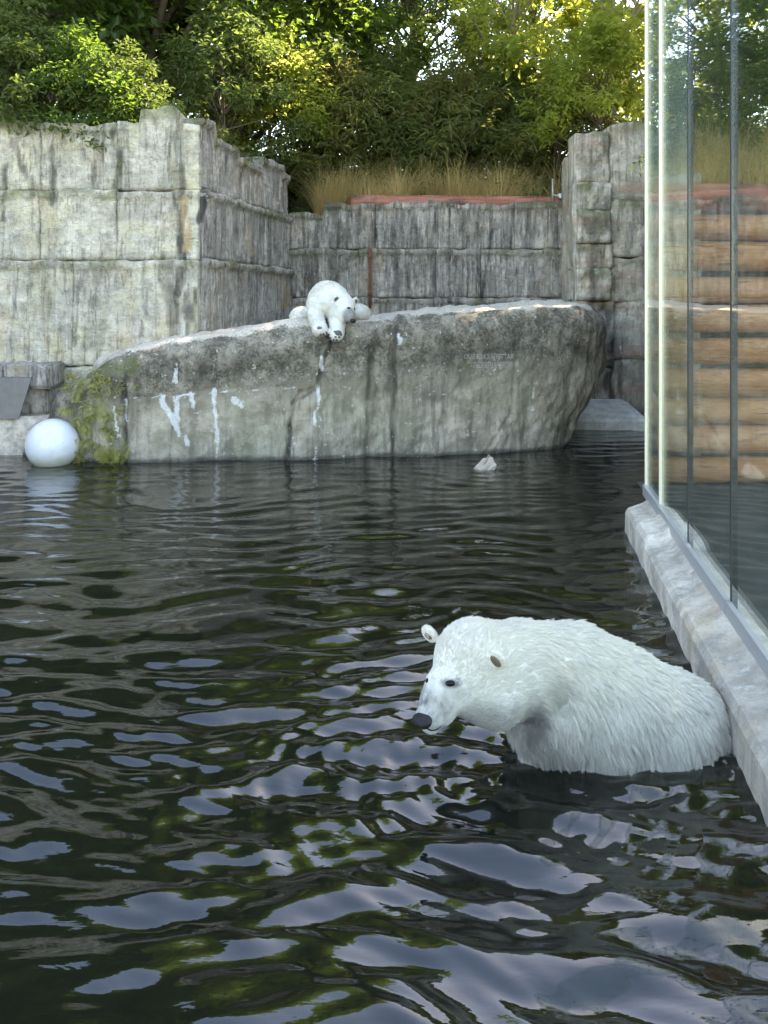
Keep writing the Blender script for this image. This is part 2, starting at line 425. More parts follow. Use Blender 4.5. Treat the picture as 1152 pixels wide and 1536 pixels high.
def wall_y(X):
    """front of the concrete walls as seen from the pool"""
    return np.where(X < -3.1, 14.0, np.where(X < -2.14, 14.0 + (X + 3.1) / 0.96 * 4.4, np.where(X < 4.4, 18.45, 17.0)))

def ground_z(X, Y):
    X = np.asarray(X, float); Y = np.asarray(Y, float)
    wy = wall_y(X)
    base = np.where(X < -2.3, 5.0, np.where(X < 4.4, 4.25, 5.3))
    bank = base + np.clip((Y - wy) * 0.16, 0, 2.6) + 0.12 * np.sin(X * 1.7 + Y) * sstep(0, 2, Y - wy)
    z = np.where(Y > wy + 0.42, bank, -1.3)
    z = np.where((X > 0.318 * Y + 0.32) & (Y > LOG_Y + 0.3), np.maximum(3.62 + np.clip((Y - LOG_Y) * 0.2, 0, 3), np.where(Y > wy + .42, bank, 0)), z)
    z = np.where((X > GL_A + GL_B * Y + 0.05) & (Y <= LOG_Y + 0.3), 0.28, z)
    z = np.where((Y < 1.2), 0.75, z)
    z = np.where((X < -11.5) & (Y < 14.4) & (Y > 1.0), 4.0, z)
    return z

gx = np.concatenate([[-900, -300, -100, -50], np.arange(-26, 26.01, 0.25), [50, 100, 300, 900]])
gy = np.concatenate([[-900, -300, -100, -40, -15], np.arange(-6, 34.01, 0.25), [45, 70, 120, 300, 900]])
GX, GY = np.meshgrid(gx, gy, indexing='ij')
GZ = ground_z(GX, GY)
ground = mesh_obj('ground', np.stack([GX, GY, GZ], -1).reshape(-1, 3), grid_faces(len(gx), len(gy)), M['soil'], smooth=False)
tag(ground, 'dark soil ground and banks round the pool', 'ground', kind='structure')

# --- water
rowsD = np.concatenate([[1.0, 1.6], np.geomspace(2.1, 18.9, 560)])
colt = np.linspace(-1, 1, 520)
def wave_h(X, Y):
    rng = np.random.default_rng(21)
    p = np.stack([X * 0.5, Y * 0.5, 0 * X], 1)
    wx = fbm(p, 3, 2) * 0.5; wy = fbm(p + 9.1, 5, 2) * 0.5
    Xw = X + wx; Yw = Y + wy
    amp = 0.034 + 0.040 * sstep(9.5, 5.0, Y) * (0.7 + 0.5 * fbm(p * 1.3 + 4.2, 8, 2))
    h = 0
    dyr = Y * .0039
    for i in range(44):
        lam = 0.085 * (6.0 ** rng.random()); k = 2 * math.pi / lam
        th = rng.normal(0, 0.33); ph = rng.random() * 6.28
        s = rng.uniform(.5, 1.0) * (1.0 if lam > .25 else .8)
        near = 1.0 if lam > 0.32 else None
        h = h + s * sstep(3 * dyr, 7 * dyr, lam + 0 * dyr) / k * np.sin(k * (Xw * math.sin(th) + Yw * math.cos(th)) + ph)
    h = h * amp
    for (cx, cy, a, lam, dec) in ((0.42, 4.15, 0.0060, 0.15, 0.9), (1.1, 4.35, 0.0065, 0.22, 1.2), (-0.05, 4.4, 0.0035, 0.13, 0.6), (-4.9, 12.9, 0.004, 0.22, 1.2)):
        r = np.hypot(X - cx, Y - cy) + 0.04 * fbm(p * 4, 31, 2)
        h = h + a * np.sin(2 * math.pi * r / lam) * np.exp(-r / dec) * sstep(0.0, .15, r)
    return h
DD, TT = np.meshgrid(rowsD, colt, indexing='ij')
WX = TT * (DD * 0.60 + 1.6) + DD * 0.02; WY = DD
WZ = wave_h(WX.ravel(), WY.ravel()).reshape(WX.shape)
top = np.stack([WX, WY, WZ], -1).reshape(-1, 3); nr, ncl = DD.shape
water = mesh_obj('water', top, grid_faces(nr, ncl)[:, ::-1].copy(), M['water'])
import bmesh
tag(water, 'dark green rippled pool water', 'water', kind='structure')

# --- visitor floor behind the glass
def gl_x(Y, off=0.0): return GL_A + GL_B * Y + off
vf = [(gl_x(0.5, .06), 0.5, .32), (9, 0.5, .32), (9, LOG_Y + .1, .32), (gl_x(GLASS_END + .2, .06), LOG_Y + .1, .32)]
vf = vf + [(x, y, .30) for x, y, z in vf]
visitor_floor = mesh_obj('visitor_floor', vf, [(0, 1, 2, 3), (4, 7, 6, 5), (0, 4, 5, 1), (1, 5, 6, 2), (2, 6, 7, 3), (3, 7, 4, 0)], M['paver'], smooth=False)
tag(visitor_floor, kind='structure')

# ------------------------------------------------------------------ concrete walls built of cast panels
def seg_d(px, py, s):
    x0, y0, x1, y1 = s[:4]
    dx, dy = x1 - x0, y1 - y0; L2 = dx * dx + dy * dy + 1e-9
    t = np.clip(((px - x0) * dx + (py - y0) * dy) / L2, 0, 1)
    return np.hypot((px - x0 - t * dx), (py - y0 - t * dy)), t

def paint(v, marks, seed=1):
    """marks with a shape of their own (streaks of lime, tar, moss): segments x0,y0,x1,y1,half width,strength"""
    px, py = px_of(v); a = np.zeros(len(v))
    n = fbm(np.stack([px / 7, py / 26, px * 0], 1), seed, 3); n2 = fbm(np.stack([px / 30, py / 30, px * 0], 1), seed + 5, 3)
    for s in marks:
        d, t = seg_d(px + n2 * 5, py, s); w = s[4] * (1 + 0.9 * n)
        a = np.maximum(a, s[5] * sstep(1.0, 0.45, d / np.maximum(w, .5)) * np.clip(0.75 + 0.9 * n, 0, 1))
    return np.clip(a, 0, 1)

def panel(name, A, B, z0, z1f, mat, parent, out_off=0.0, thick=0.6, res=0.045, seed=0, rough=0.05, edge=0.05, marks=None, ledge=0.0):
    """one cast block between plan points A and B; z1f: top height, number or function of the fraction along; faces the pool"""
    A = np.array(A, float); B = np.array(B, float); Lh = np.linalg.norm(B - A); t = (B - A) / Lh; n = np.array([t[1], -t[0]])
    z1max = z1f if not callable(z1f) else max(z1f(f) for f in np.linspace(0, 1, 20))
    nu = max(4, int(Lh / res)); nv = max(4, int((z1max - z0) / res))
    u = np.linspace(0, 1, nu); w = np.linspace(0, 1, nv)
    U, W = np.meshgrid(u, w, indexing='ij'); U = U.ravel(); W = W.ravel()
    zt = np.full_like(U, z1f) if not callable(z1f) else np.array([z1f(f) for f in u])[np.repeat(np.arange(nu), nv)]
    Z = z0 + (zt - z0) * W
    XY = A[None] + U[:, None] * (B - A)[None]
    q = np.stack([XY[:, 0], XY[:, 1], Z], 1)
    d = rough * (fbm(q * 1.1, seed, 4) * 1.3 + 0.55 * fbm(q * np.array([4, 4, 4]), seed + 3, 4)) + rough * 0.5 * np.abs(fbm(q * np.array([2.5, 2.5, 0.5]), seed + 9, 3))
    eu = np.minimum(U, 1 - U) * Lh; ev = np.minimum(Z - z0, zt - Z)
    wob = 0.02 * fbm(q * 6, seed + 21, 2)
    wob2 = 0.05 * fbm(q * 1.3, seed + 22, 2)
    ev = np.where((zt - Z < Z - z0) & callable(z1f), 1.0, ev)
    d = d - edge * (0.45 * sstep(0.03, 0.0, eu + wob) * np.clip(.4 + 1.6 * fbm(q * 1.1, seed + 51, 2), 0, 1) + 1.0 * sstep(0.035, 0.0, ev + wob * .6))
    d = d + ledge * sstep(0.16, 0.10, zt - Z + .03 * fbm(q * 2, seed + 61, 3)) + 0.012 * fbm(q * np.array([5, 5, 22]), seed + 71, 3)
    q[:, :2] += (d + out_off)[:, None] * n[None]
    q[:, 2] += (W > 0.999) * 0.06 * fbm(q * 3.0, seed + 31, 3)
    faces = grid_faces(nu, nv)
    # top, bottom and side returns
    back = q.copy(); back[:, :2] = XY - n[None] * thick
    rim = [i * nv for i in range(nu)] + [(nu - 1) * nv + j for j in range(1, nv)] + [i * nv + nv - 1 for i in range(nu - 2, -1, -1)] + [j for j in range(nv - 2, 0, -1)]
    bk = back[rim]; n0 = len(q); Lr = len(rim); rim = np.array(rim)
    k = np.arange(Lr); k2 = (k + 1) % Lr
    sides = np.stack([rim[k2], rim[k], n0 + k, n0 + k2], 1)
    V = np.vstack([q, bk]); Fc = np.vstack([faces, sides])
    # face orientation: outward normal n
    at = {}
    for key in ('lime', 'dark', 'moss', 'tan'):
        at[key] = paint(V, (marks or {}).get(key, []), 3 + len(key)) if (marks or {}).get(key) else np.zeros(len(V))
    # moss on the weathered top edge
    tm = np.zeros(len(V)); tm[:n0] = sstep(0.30, 0.0, zt - Z) * sstep(-.15, .35, fbm(q * 2.2, seed + 41, 3)) * ((marks or {}).get('topmoss', 0))
    at['moss'] = np.clip(at['moss'] + tm, 0, 1)
    o = mesh_obj(name, V, Fc, mat, parent, True, at)
    return o

# stepped pale wall
marks_L = {'dark': [(272, 285, 268, 440, 9, .95), (305, 285, 300, 330, 6, .9), (262, 200, 272, 290, 10, .8), (80, 225, 75, 300, 11, .8), (172, 200, 180, 290, 8, .9), (22, 215, 50, 290, 7, .7),
                    (285, 440, 290, 500, 12, .8), (8, 250, 5, 330, 4, .8), (245, 390, 262, 480, 14, .55), (145, 190, 140, 270, 5, .5), (215, 380, 220, 470, 4, .5)],
           'tan': [(279, 300, 280, 370, 8, .8), (430, 420, 428, 455, 9, .6), (375, 340, 378, 380, 5, .5)],
           'lime': [(300, 283, 309, 300, 4, .8), (118, 205, 119, 220, 3, .6), (176, 205, 174, 235, 3, .6), (215, 470, 216, 500, 2, .5), (320, 300, 322, 390, 2, .35), (20, 300, 22, 380, 3, .35)],
           'moss': [(270, 190, 262, 280, 6, .55), (178, 240, 175, 350, 5, .4), (70, 340, 60, 470, 25, .22), (140, 470, 150, 540, 28, .30)],
           'topmoss': .75}
stepped_wall = empty('concrete_wall', (-6.0, 14.1, -1.3))
CRN = (-3.1, 14.0); FAR = (-2.14, 18.4)
def topL(f):     # along the pale front: from X=-11.5 to the corner
    x = -11.5 + f * 8.4
    return 5.45 + 0.14 * float(fbm(np.array([[x * 1.4, .3, .7]]), 77, 4)[0]) + (0.22 if -4.1 < x < -3.4 else 0) * 1.0 - (0.0 if x < -3.5 else 0.05)
xs = [-11.5, -8.6, -5.78, -4.48, -3.1]
k = 0
for (z0, z1, off) in ((-.4, 1.35, .10), (1.35, 3.12, .10), (3.12, 4.30, .06), (4.30, None, 0.0)):
    cuts = xs if z1 != 3.12 else [-11.5, -7.6, -5.2, -3.1]
    if z1 == 1.35: cuts = [-11.5, -7.0, -3.1]
    for a, b_ in zip(cuts[:-1], cuts[1:]):
        zt = z1 if z1 else (lambda f, a=a, b_=b_: topL(((a + f * (b_ - a)) + 11.5) / 8.4))
        panel('cast_panel', (a, 14.0), (b_, 14.0), z0, zt, M['wall_pale'], stepped_wall, off, 0.62, 0.032, 100 + k, 0.055, 0.045, marks_L, 0.03); k += 1
# streaked return face going back
def side_top(f):
    z = 5.55 - 0.05 * f
    return 5.55 if f < .13 else (5.3 if f < .33 else (5.12 if f < .62 else (5.36 if f < .9 else 5.2)))
def lerp2(A, B, f): return (A[0] + (B[0] - A[0]) * f, A[1] + (B[1] - A[1]) * f)
for (z0, z1, off, cuts) in ((-.4, 1.4, .14, (0, .5, 1)), (1.4, 3.15, .12, (0, .55, 1)), (3.15, 4.32, .05, (0, .34, .66, 1)), (4.32, None, 0.0, (0, .16, .5, 1))):
    for f0, f1 in zip(cuts[:-1], cuts[1:]):
        zt = z1 if z1 else (lambda f, f0=f0, f1=f1: side_top(f0 + f * (f1 - f0)))
        panel('cast_panel', lerp2(CRN, FAR, f0), lerp2(CRN, FAR, f1), z0, zt, M['wall_side'], stepped_wall, off, 0.62, 0.035, 160 + k, 0.05, 0.05, marks_L, 0.07); k += 1
adopt(stepped_wall)
tag(stepped_wall, 'tall pale stepped concrete wall with lichen and a streaked side face', 'wall')

# low back wall
low_wall = empty('concrete_wall', (0.8, 18.5, -1.3))
marks_B = {'dark': [(740, 345, 722, 450, 3, .95), (655, 310, 652, 470, 4, .6), (860, 300, 858, 450, 9, .95), (500, 312, 505, 372, 10, .5), (590, 380, 592, 450, 6, .5), (440, 312, 480, 312, 8, .8), (540, 330, 520, 360, 16, .4), (790, 320, 792, 372, 7, .5), (605, 300, 860, 302, 6, .5), (433, 320, 432, 470, 6, .7)],
           'moss': [(858, 380, 856, 452, 5, .8), (860, 315, 862, 330, 8, .5), (445, 315, 490, 318, 5, .5)],
           'lime': [(512, 380, 513, 402, 3, .5), (470, 385, 471, 400, 3, .5), (620, 385, 622, 405, 4, .45), (680, 330, 682, 350, 3, .4), (560, 345, 562, 370, 3, .35), (765, 385, 768, 400, 4, .4)],
           'topmoss': .5}
def n1(x, sd): return float(fbm(np.array([[x, .3, .7]]), sd, 4)[0])
def topB(x): return (4.40 if x < -1.35 else 4.62) + 0.10 * n1(x * 1.6, 900) + .04 * n1(x * 7, 901)
k = 0
for (z0, z1, off, cuts) in ((-.4, 2.52, .07, (-2.3, 1.1, 4.6)), (2.52, 3.60, .04, (-2.3, -.55, 1.15, 2.15, 4.6)), (3.60, None, 0, (-2.3, -.2, 1.2, 2.9, 4.6))):
    for a, b_ in zip(cuts[:-1], cuts[1:]):
        zt = z1 if z1 else (lambda f, a=a, b_=b_: topB(a + f * (b_ - a)))
        panel('cast_panel', (a, 18.45), (b_, 18.45), z0, zt, M['wall_back'], low_wall, off, .62, .035, 300 + k, .06, .055, marks_B, 0.05); k += 1
adopt(low_wall)
tag(low_wall, 'low dark-streaked concrete wall behind the boulder', 'wall')

# tall wall beside the glass
pier_wall = empty('concrete_wall', (5.2, 17.1, -1.3))
marks_R = {'dark': [(900, 310, 895, 455, 17, .75), (880, 330, 885, 440, 8, .6), (912, 470, 915, 600, 9, .85), (925, 500, 930, 590, 5, .5), (872, 200, 870, 290, 6, .4), (905, 215, 900, 240, 8, .4)],
           'lime': [(905, 300, 906, 306, 4, .7), (893, 395, 895, 410, 5, .6), (930, 520, 931, 530, 3, .6), (945, 310, 945, 330, 3, .4), (920, 480, 922, 500, 2, .5)],
           'moss': [(885, 225, 880, 280, 10, .35), (905, 320, 900, 345, 8, .35)], 'topmoss': .6}
k = 0
for (z0, z1, off) in ((-1.3, 1.25, .05), (1.25, 2.42, .02), (2.42, 3.35, .04), (3.35, 4.5, 0.03), (4.5, 6.02, 0)):
    panel('cast_panel', (4.62, 17.0), (6.9, 17.0), z0, z1 if z1 < 5 else (lambda f: 6.05 + .07 * math.sin(9 * f)), M['wall_right'], pier_wall, off, .7, .05, 400 + k, .05, .05, marks_R, .02); k += 1
    panel('cast_panel', (6.95, 17.0), (9.5, 17.0), z0, z1, M['wall_right'], pier_wall, off, .7, .07, 450 + k, .05, .05, None, .02)
for (z0, z1, w, off) in ((-1.3, 1.1, .70, .10), (1.1, 2.45, .74, .14), (2.45, 3.1, .66, .20), (3.1, 3.62, .72, .14), (3.62, 4.28, .66, .22), (4.28, 4.85, .7, .14), (4.85, 5.9, .66, .04)):
    panel('pier_block', (3.93, 17.0), (3.93 + w, 17.0), z0, z1, M['wall_right'], pier_wall, off, .75, .045, 500 + k, .16, .07, marks_R, .0); k += 1
panel('cast_panel', (3.93, 18.5), (3.93, 17.0), -1.3, 5.6, M['wall_right'], pier_wall, 0, .5, .08, 530, .07, .06, None, 0)
adopt(pier_wall)
tag(pier_wall, 'tall concrete wall of rough stacked blocks beside the glass', 'wall')

# retaining wall of the log bank, seen edge-on past the end of the glass
ret = empty('retaining_wall', (4.2, 13.3, -1.3))
panel('cast_panel', (5.62, 16.9), (3.17, 9.72), -1.3, 3.9, M['wall_side'], ret, 0, .5, .12, 560, .04, .04, None, 0)
adopt(ret); tag(ret, 'concrete retaining wall holding the bank behind the log wall', 'wall')

# ------------------------------------------------------------------ the boulder island
ZT_X = [30, 50, 75, 110, 150, 178, 230, 300, 440, 580, 720, 850, 905]
def ztop_px(px): return np.interp(px, ZT_X, [.85, 1.08, 1.27, 1.42, 1.60, 1.70, 1.79, 1.90, 2.10, 2.23, 2.34, 2.41, 2.36])
C0 = np.array([-1.06, 14.43]); AX = np.array([0.992, 0.128]); NRM = np.array([-AX[1], AX[0]]); HL, HD = 4.93, 1.75
th = np.concatenate([np.linspace(math.pi * .98, math.pi * 2.02, 760, endpoint=False), np.linspace(math.pi * .02, math.pi * .98, 160, endpoint=False)])
c_, s_ = np.cos(th), np.sin(th); ex = 3.4
rad = (np.abs(c_) ** ex + np.abs(s_) ** ex) ** (-1 / ex)
ou = np.stack([HL * rad * c_, HD * rad * s_], 1)
# local outline normal
tg = np.roll(ou, -1, 0) - np.roll(ou, 1, 0); on = np.stack([tg[:, 1], -tg[:, 0]], 1); on /= np.linalg.norm(on, axis=1)[:, None]
def plan(uv): return C0[None] + uv[:, :1] * AX[None] + uv[:, 1:] * NRM[None]
RR = 0.42
zside = np.linspace(0, 1, 84); phis = np.linspace(0, 1, 22)[1:]; caps = np.linspace(0, 1, 24)[1:]
rings = []; upper = []; topw = []
pl = plan(ou); opx = CX + FPX * pl[:, 0] / pl[:, 1]
ztp = ztop_px(np.where(pl[:, 1] < 14.6, opx, CX + FPX * pl[:, 0] / 14.3))
right = np.clip(on[:, 0], 0, 1); left = np.clip(-on[:, 0], 0, 1); front = np.clip(-on[:, 1], 0, 1)
for v in zside:
    z = -1.25 + (ztp - RR + 1.25) * v
    hz = np.clip(z / np.maximum(ztp - RR, .3), -.5, 1)
    ins = right * 0.85 * np.clip(1 - hz / .72, 0, 1.6) ** 1.5 + front * 0.14 * np.clip(1 - hz, 0, 1.3) + left * (0.45 * np.clip(hz, 0, 1) ** 2)
    rings.append(np.column_stack([plan(ou - on * ins[:, None]), z])); upper.append(np.clip(hz, 0, 1)); topw.append(np.zeros(len(th)))
for f in phis:
    a = f * math.pi / 2; z = ztp - RR + RR * math.sin(a)
    ins = left * 0.45 + RR * 1.15 * (1 - math.cos(a))
    rings.append(np.column_stack([plan(ou - on * ins[:, None]), z])); upper.append(np.ones(len(th))); topw.append(np.full(len(th), sstep(.35, 1.0, f) * 1.0))
last = rings[-1]; cen = np.array([C0[0], C0[1]])
for f in caps:
    xy = last[:, :2] * (1 - f) + cen[None] * f * 1.0
    xy[:, 0] = last[:, 0] * (1 - f) + (last[:, 0] * .93 + C0[0] * .07) * f; xy[:, 1] = last[:, 1] * (1 - f) + (C0[1] + (xy[:, 0] - C0[0]) * .128) * f
    zz = ztop_px(CX + FPX * xy[:, 0] / 14.0)
    z = last[:, 2] * (1 - f) + (zz + .03) * f
    rings.append(np.column_stack([xy, z])); upper.append(np.zeros(len(th))); topw.append(np.ones(len(th)))
RV = np.stack(rings, 1); nth, nrg = RV.shape[:2]; RV = RV.reshape(-1, 3)
upper = np.stack(upper, 1).ravel(); topw = np.stack(topw, 1).ravel()
nv3 = np.column_stack([plan(on) - C0[None], np.zeros(nth)]); nv3 = np.repeat(nv3, nrg, 0); nv3 = nv3 * (1 - topw[:, None]) + np.array([0, 0, 1.0]) * topw[:, None]
px, py = px_of(RV); fr = RV[:, 1] < 14.4
d = 0.10 * fbm(RV * .8, 60, 3) + 0.06 * fbm(RV * np.array([2.2, 2.2, 2.2]), 61, 4) + 0.035 * fbm(RV * 7, 62, 4)
d = d - 0.05 * np.abs(fbm(RV * np.array([1.6, 1.6, .5]), 66, 3))
wig = 6 * fbm(np.stack([py / 40, px * 0, px * 0], 1), 63, 3)
d = d - fr * 0.10 * np.exp(-((px - 592 + wig) / 3.5) ** 2) - fr * 0.10 * sstep(594, 588, px + wig) * sstep(480, 590, px)
d = d - fr * 0.07 * np.exp(-((px - 186 + wig) / 4.0) ** 2) - fr * 0.05 * sstep(190, 180, px + wig)
d = d - fr * 0.07 * np.exp(-((px - (555 + wig)) / 5) ** 2) * sstep(500, 530, py)
def crack(pts, w, dep):
    global d
    for a, b_ in zip(pts[:-1], pts[1:]):
        dd, _ = seg_d(px + wig * .5, py, (*a, *b_)); d = d - fr * dep * np.exp(-(dd / w) ** 2)
crack([(498, 512), (482, 560), (478, 582), (452, 588), (440, 605), (436, 640), (428, 690)], 2.6, .07)
crack([(200, 597), (330, 583), (460, 579)], 1.5, .03)
crack([(240, 545), (245, 590), (280, 665)], 2.0, .03)
crack([(775, 540), (768, 620), (720, 690)], 2.5, .03)
RV = RV + nv3 * d[:, None]
seam = sstep(14, 8, np.abs(py - 688 + (px - 480).clip(0) * .06)) * 0
lime_r = paint(RV, [(225, 545, 245, 600, 3.5, .9), (243, 598, 282, 668, 6, .95), (263, 545, 261, 572, 4, .85), (265, 595, 268, 630, 5, .8), (288, 590, 292, 615, 5, .85), (322, 585, 324, 685, 4.5, .95),
                     (200, 597, 470, 580, 1.6, .8), (352, 600, 362, 608, 7, .85), (372, 598, 374, 602, 3, .7), (476, 580, 472, 690, 4.5, 1.0), (802, 570, 798, 615, 3.5, .75), (172, 610, 176, 655, 3.5, .8), (188, 600, 197, 665, 4, .8),
                     (140, 590, 132, 612, 5, .75), (155, 585, 156, 596, 3, .7), (330, 520, 315, 575, 1.6, .5), (484, 535, 484, 555, 4.5, .8), (600, 490, 597, 515, 4, .7), (850, 480, 790, 478, 6, .35), (515, 580, 528, 584, 4, .5), (810, 540, 806, 560, 2, .5), (655, 620, 656, 680, 4, .25), (240, 505, 232, 545, 1.5, .4)], 11) * fr
dark_r = paint(RV, [(60, 610, 90, 650, 14, .5), (115, 580, 125, 680, 8, .5), (150, 560, 180, 560, 14, .6), (160, 620, 168, 690, 6, .5), (230, 560, 420, 540, 22, .50), (200, 540, 215, 600, 10, .55), (480, 520, 485, 560, 10, .55), (560, 500, 552, 690, 8, .60), (592, 490, 590, 690, 4, .75), (186, 555, 190, 690, 5, .8), (640, 530, 760, 520, 20, .45),
                    (498, 512, 482, 570, 3, .9), (478, 582, 440, 602, 3, .9), (440, 602, 432, 690, 3, .85), (845, 510, 880, 530, 14, .5), (860, 560, 830, 600, 12, .35), (810, 545, 840, 640, 10, .25), (405, 530, 400, 550, 6, .5), (290, 610, 288, 680, 8, .4), (430, 600, 350, 640, 20, .25), (640, 600, 700, 560, 18, .3), (520, 600, 525, 680, 10, .3)], 12) * fr
dark_r = np.maximum(dark_r, 0.9 * sstep(0.09, 0.02, RV[:, 2] + 0.02 * fbm(RV * 5, 71, 2)))
moss_r = paint(RV, [(80, 580, 190, 550, 18, .6), (150, 590, 110, 650, 22, .5), (120, 600, 180, 660, 16, .45), (700, 560, 860, 640, 30, .14), (760, 480, 860, 470, 8, .15)], 13) * fr
boulder = mesh_obj('boulder', RV, grid_faces(nth, nrg, True), M['rock'], attrs={'upper': np.clip((upper - .40) * 1.9, 0, 1), 'top': topw, 'lime': lime_r, 'dark': dark_r, 'moss': moss_r})
bm = bmesh.new(); bm.from_mesh(boulder.data); bmesh.ops.recalc_face_normals(bm, faces=bm.faces); bm.to_mesh(boulder.data); bm.free()
tag(boulder, 'huge flat-topped grey boulder with white streaks rising from the pool', 'boulder')

# reflected text, laid as pale letter meshes on the boulder face
from mathutils.bvhtree import BVHTree
bvh_rock = BVHTree.FromPolygons([tuple(v) for v in RV.tolist()], grid_faces(nth, nrg, True).tolist())
def reflected_lettering(txt, x0, x1, y0, y1, parent):
    cu = bpy.data.curves.new('t', 'FONT'); cu.body = txt; cu.size = 1.0
    ob = bpy.data.objects.new('t', cu); COL.objects.link(ob)
    dg = bpy.context.evaluated_depsgraph_get(); me = bpy.data.meshes.new_from_object(ob.evaluated_get(dg))
    v = np.zeros(len(me.vertices) * 3); me.vertices.foreach_get('co', v); v = v.reshape(-1, 3)
    f = [tuple(p.vertices) for p in me.polygons]
    bpy.data.objects.remove(ob); bpy.data.curves.remove(cu); bpy.data.meshes.remove(me)
    u = 1 - (v[:, 0] - v[:, 0].min()) / np.ptp(v[:, 0]); w = (v[:, 1] - v[:, 1].min()) / np.ptp(v[:, 1])   # reads backwards, as in the photograph
    out = []
    for a, b_ in zip(u, w):
        t = P(x0 + a * (x1 - x0), y1 + b_ * (y0 - y1), 1.0) - np.array([0, 0, CAM_H])
        hit = bvh_rock.ray_cast(Vector((0, 0, CAM_H)), Vector(t).normalized())
        out.append(np.array(hit[0]) - 0.006 * np.array(Vector(t).normalized()) if hit[0] else P(x0, y0, 13.3))
    o = mesh_obj('reflected_lettering', np.array(out), f, M['letter'], parent, False)
    return o
reflected_lettering('RATTEFJAXXORBUO', 696, 770, 531, 541, boulder)
reflected_lettering('PHWOREHAUTSUGHT', 709, 778, 543, 552, boulder)

# ------------------------------------------------------------------ ledges at the water's edge
def ring_loft(sections, name, mat, parent=None, closed=True, rough=.012, seed=0, sub=1, attrs=None):
    """sections: list of equal-length profile rings (each a list of 3D points); ends capped"""
    S = np.array(sections, float); n, m = S.shape[:2]
    V = S.reshape(-1, 3)
    if rough: V = V + rough * np.stack([fbm(V * 4, seed, 3), fbm(V * 4 + 5, seed + 1, 3), fbm(V * 4 + 9, seed + 2, 3)], 1)
    F = []
    for i in range(n - 1):
        for j in range(m):
            j2 = (j + 1) % m; F.append((i * m + j, i * m + j2, (i + 1) * m + j2, (i + 1) * m + j))
    F.append(tuple(range(m))[::-1]); F.append(tuple((n - 1) * m + j for j in range(m)))
    o = mesh_obj(name, V, F, mat, parent, False, attrs)
    bm = bmesh.new(); bm.from_mesh(o.data); bmesh.ops.recalc_face_normals(bm, faces=bm.faces); bm.to_mesh(o.data); bm.free()
    return o

# far ledge below the tall wall
secs = []
for i, f in enumerate(np.linspace(0, 1, 24)):
    x = 3.2 + f * 1.78; e = 0.16 * sstep(.93, 1.0, f); yf = 15.78 - .1 * f
    secs.append([(x, yf, -1.2), (x, yf, .16), (x, yf + .05, .22), (x - .5 * e, yf + .9, .44 - e * .3), (x - .5 * e, yf + 1.25, .45 - e), (x, yf + 1.25, -1.2)])
far_ledge = ring_loft(secs, 'ledge', M['ledge'], seed=5)
tag(far_ledge, 'low pale sloping concrete ledge at the foot of the tall wall', 'ledge')

# ledge by the ball
led = empty('ledge', (-6.4, 13.3, -1.2))
def rough_box(name, x0, x1, y0, y1, z0, z1, mat, parent, n=10, rough=.02, seed=0):
    bm = bmesh.new(); bmesh.ops.create_cube(bm, size=1.0)
    for v in bm.verts:
        v.co = (x0 + (v.co.x + .5) * (x1 - x0), y0 + (v.co.y + .5) * (y1 - y0), z0 + (v.co.z + .5) * (z1 - z0))
    bmesh.ops.bevel(bm, geom=bm.edges[:], offset=.025, segments=2, affect='EDGES')
    bmesh.ops.subdivide_edges(bm, edges=bm.edges[:], cuts=n, use_grid_fill=True)
    me = bpy.data.meshes.new(name); 
    co = np.array([v.co[:] for v in bm.verts]); dsp = rough * np.stack([fbm(co * 3, seed, 3), fbm(co * 3 + 4, seed + 1, 3), fbm(co * 3 + 8, seed + 2, 3)], 1)
    for v, dd in zip(bm.verts, dsp): v.co += Vector(dd)
    bm.to_mesh(me); bm.free()
    o = bpy.data.objects.new(name, me); COL.objects.link(o); me.materials.append(mat); o.parent = parent
    me.polygons.foreach_set('use_smooth', np.full(len(me.polygons), True))
    return o
rough_box('base_block', -9.2, -5.25, 13.15, 14.2, -1.2, .62, M['curb'], led, 12, .05, 3)
rough_box('coping_slab', -9.2, -5.32, 13.28, 14.2, 1.05, 1.42, M['wall_side'], led, 10, .05, 6)
rough_box('infill_block', -9.2, -5.4, 13.42, 14.2, .60, 1.06, M['wall_back'], led, 6, .03, 8)
pv = [P(-90, 566, 13.2), P(-20, 566, 13.2), P(47, 567, 13.2), P(28, 628, 13.08), P(-30, 630, 13.08), P(-90, 629, 13.08)]
pv2 = [p + np.array([.0, .03, .01]) for p in pv]
o = mesh_obj('dark_plate', pv + pv2, [(0, 1, 2, 3, 4, 5), (11, 10, 9, 8, 7, 6)] + [(i, (i + 1) % 6, 6 + (i + 1) % 6, 6 + i) for i in range(6)], M['dark_sheet'], led, False)
adopt(led); tag(led, 'concrete ledge with dark plate at the waterline by the white ball', 'ledge')

# ------------------------------------------------------------------ curb and glass screen
ys = np.linspace(1.3, 8.75, 90); secs = []
for y in ys:
    xw = CURB_A + GL_B * y; xg = GL_A + GL_B * y
    e = sstep(8.35, 8.75, y); k1 = .008 * float(fbm(np.array([[y * 1.3, 2.2, 0]]), 4, 2)[0])
    rise = .05 * (abs(y - 7.75) < .28)
    secs.append([(xw - .02, y, -1.2), (xw + k1 * .3, y, .20 + rise), (xw + .03, y, .25 + rise), (xw + .18, y, .295 + rise), (xg - .035, y, .335 + rise), (xg + .12, y, .335 + rise), (xg + .12, y, -1.2)])
curb = ring_loft(secs, 'curb', M['curb'], seed=9, rough=.007)
tag(curb, 'long pale concrete curb running along the water below the glass', 'curb')

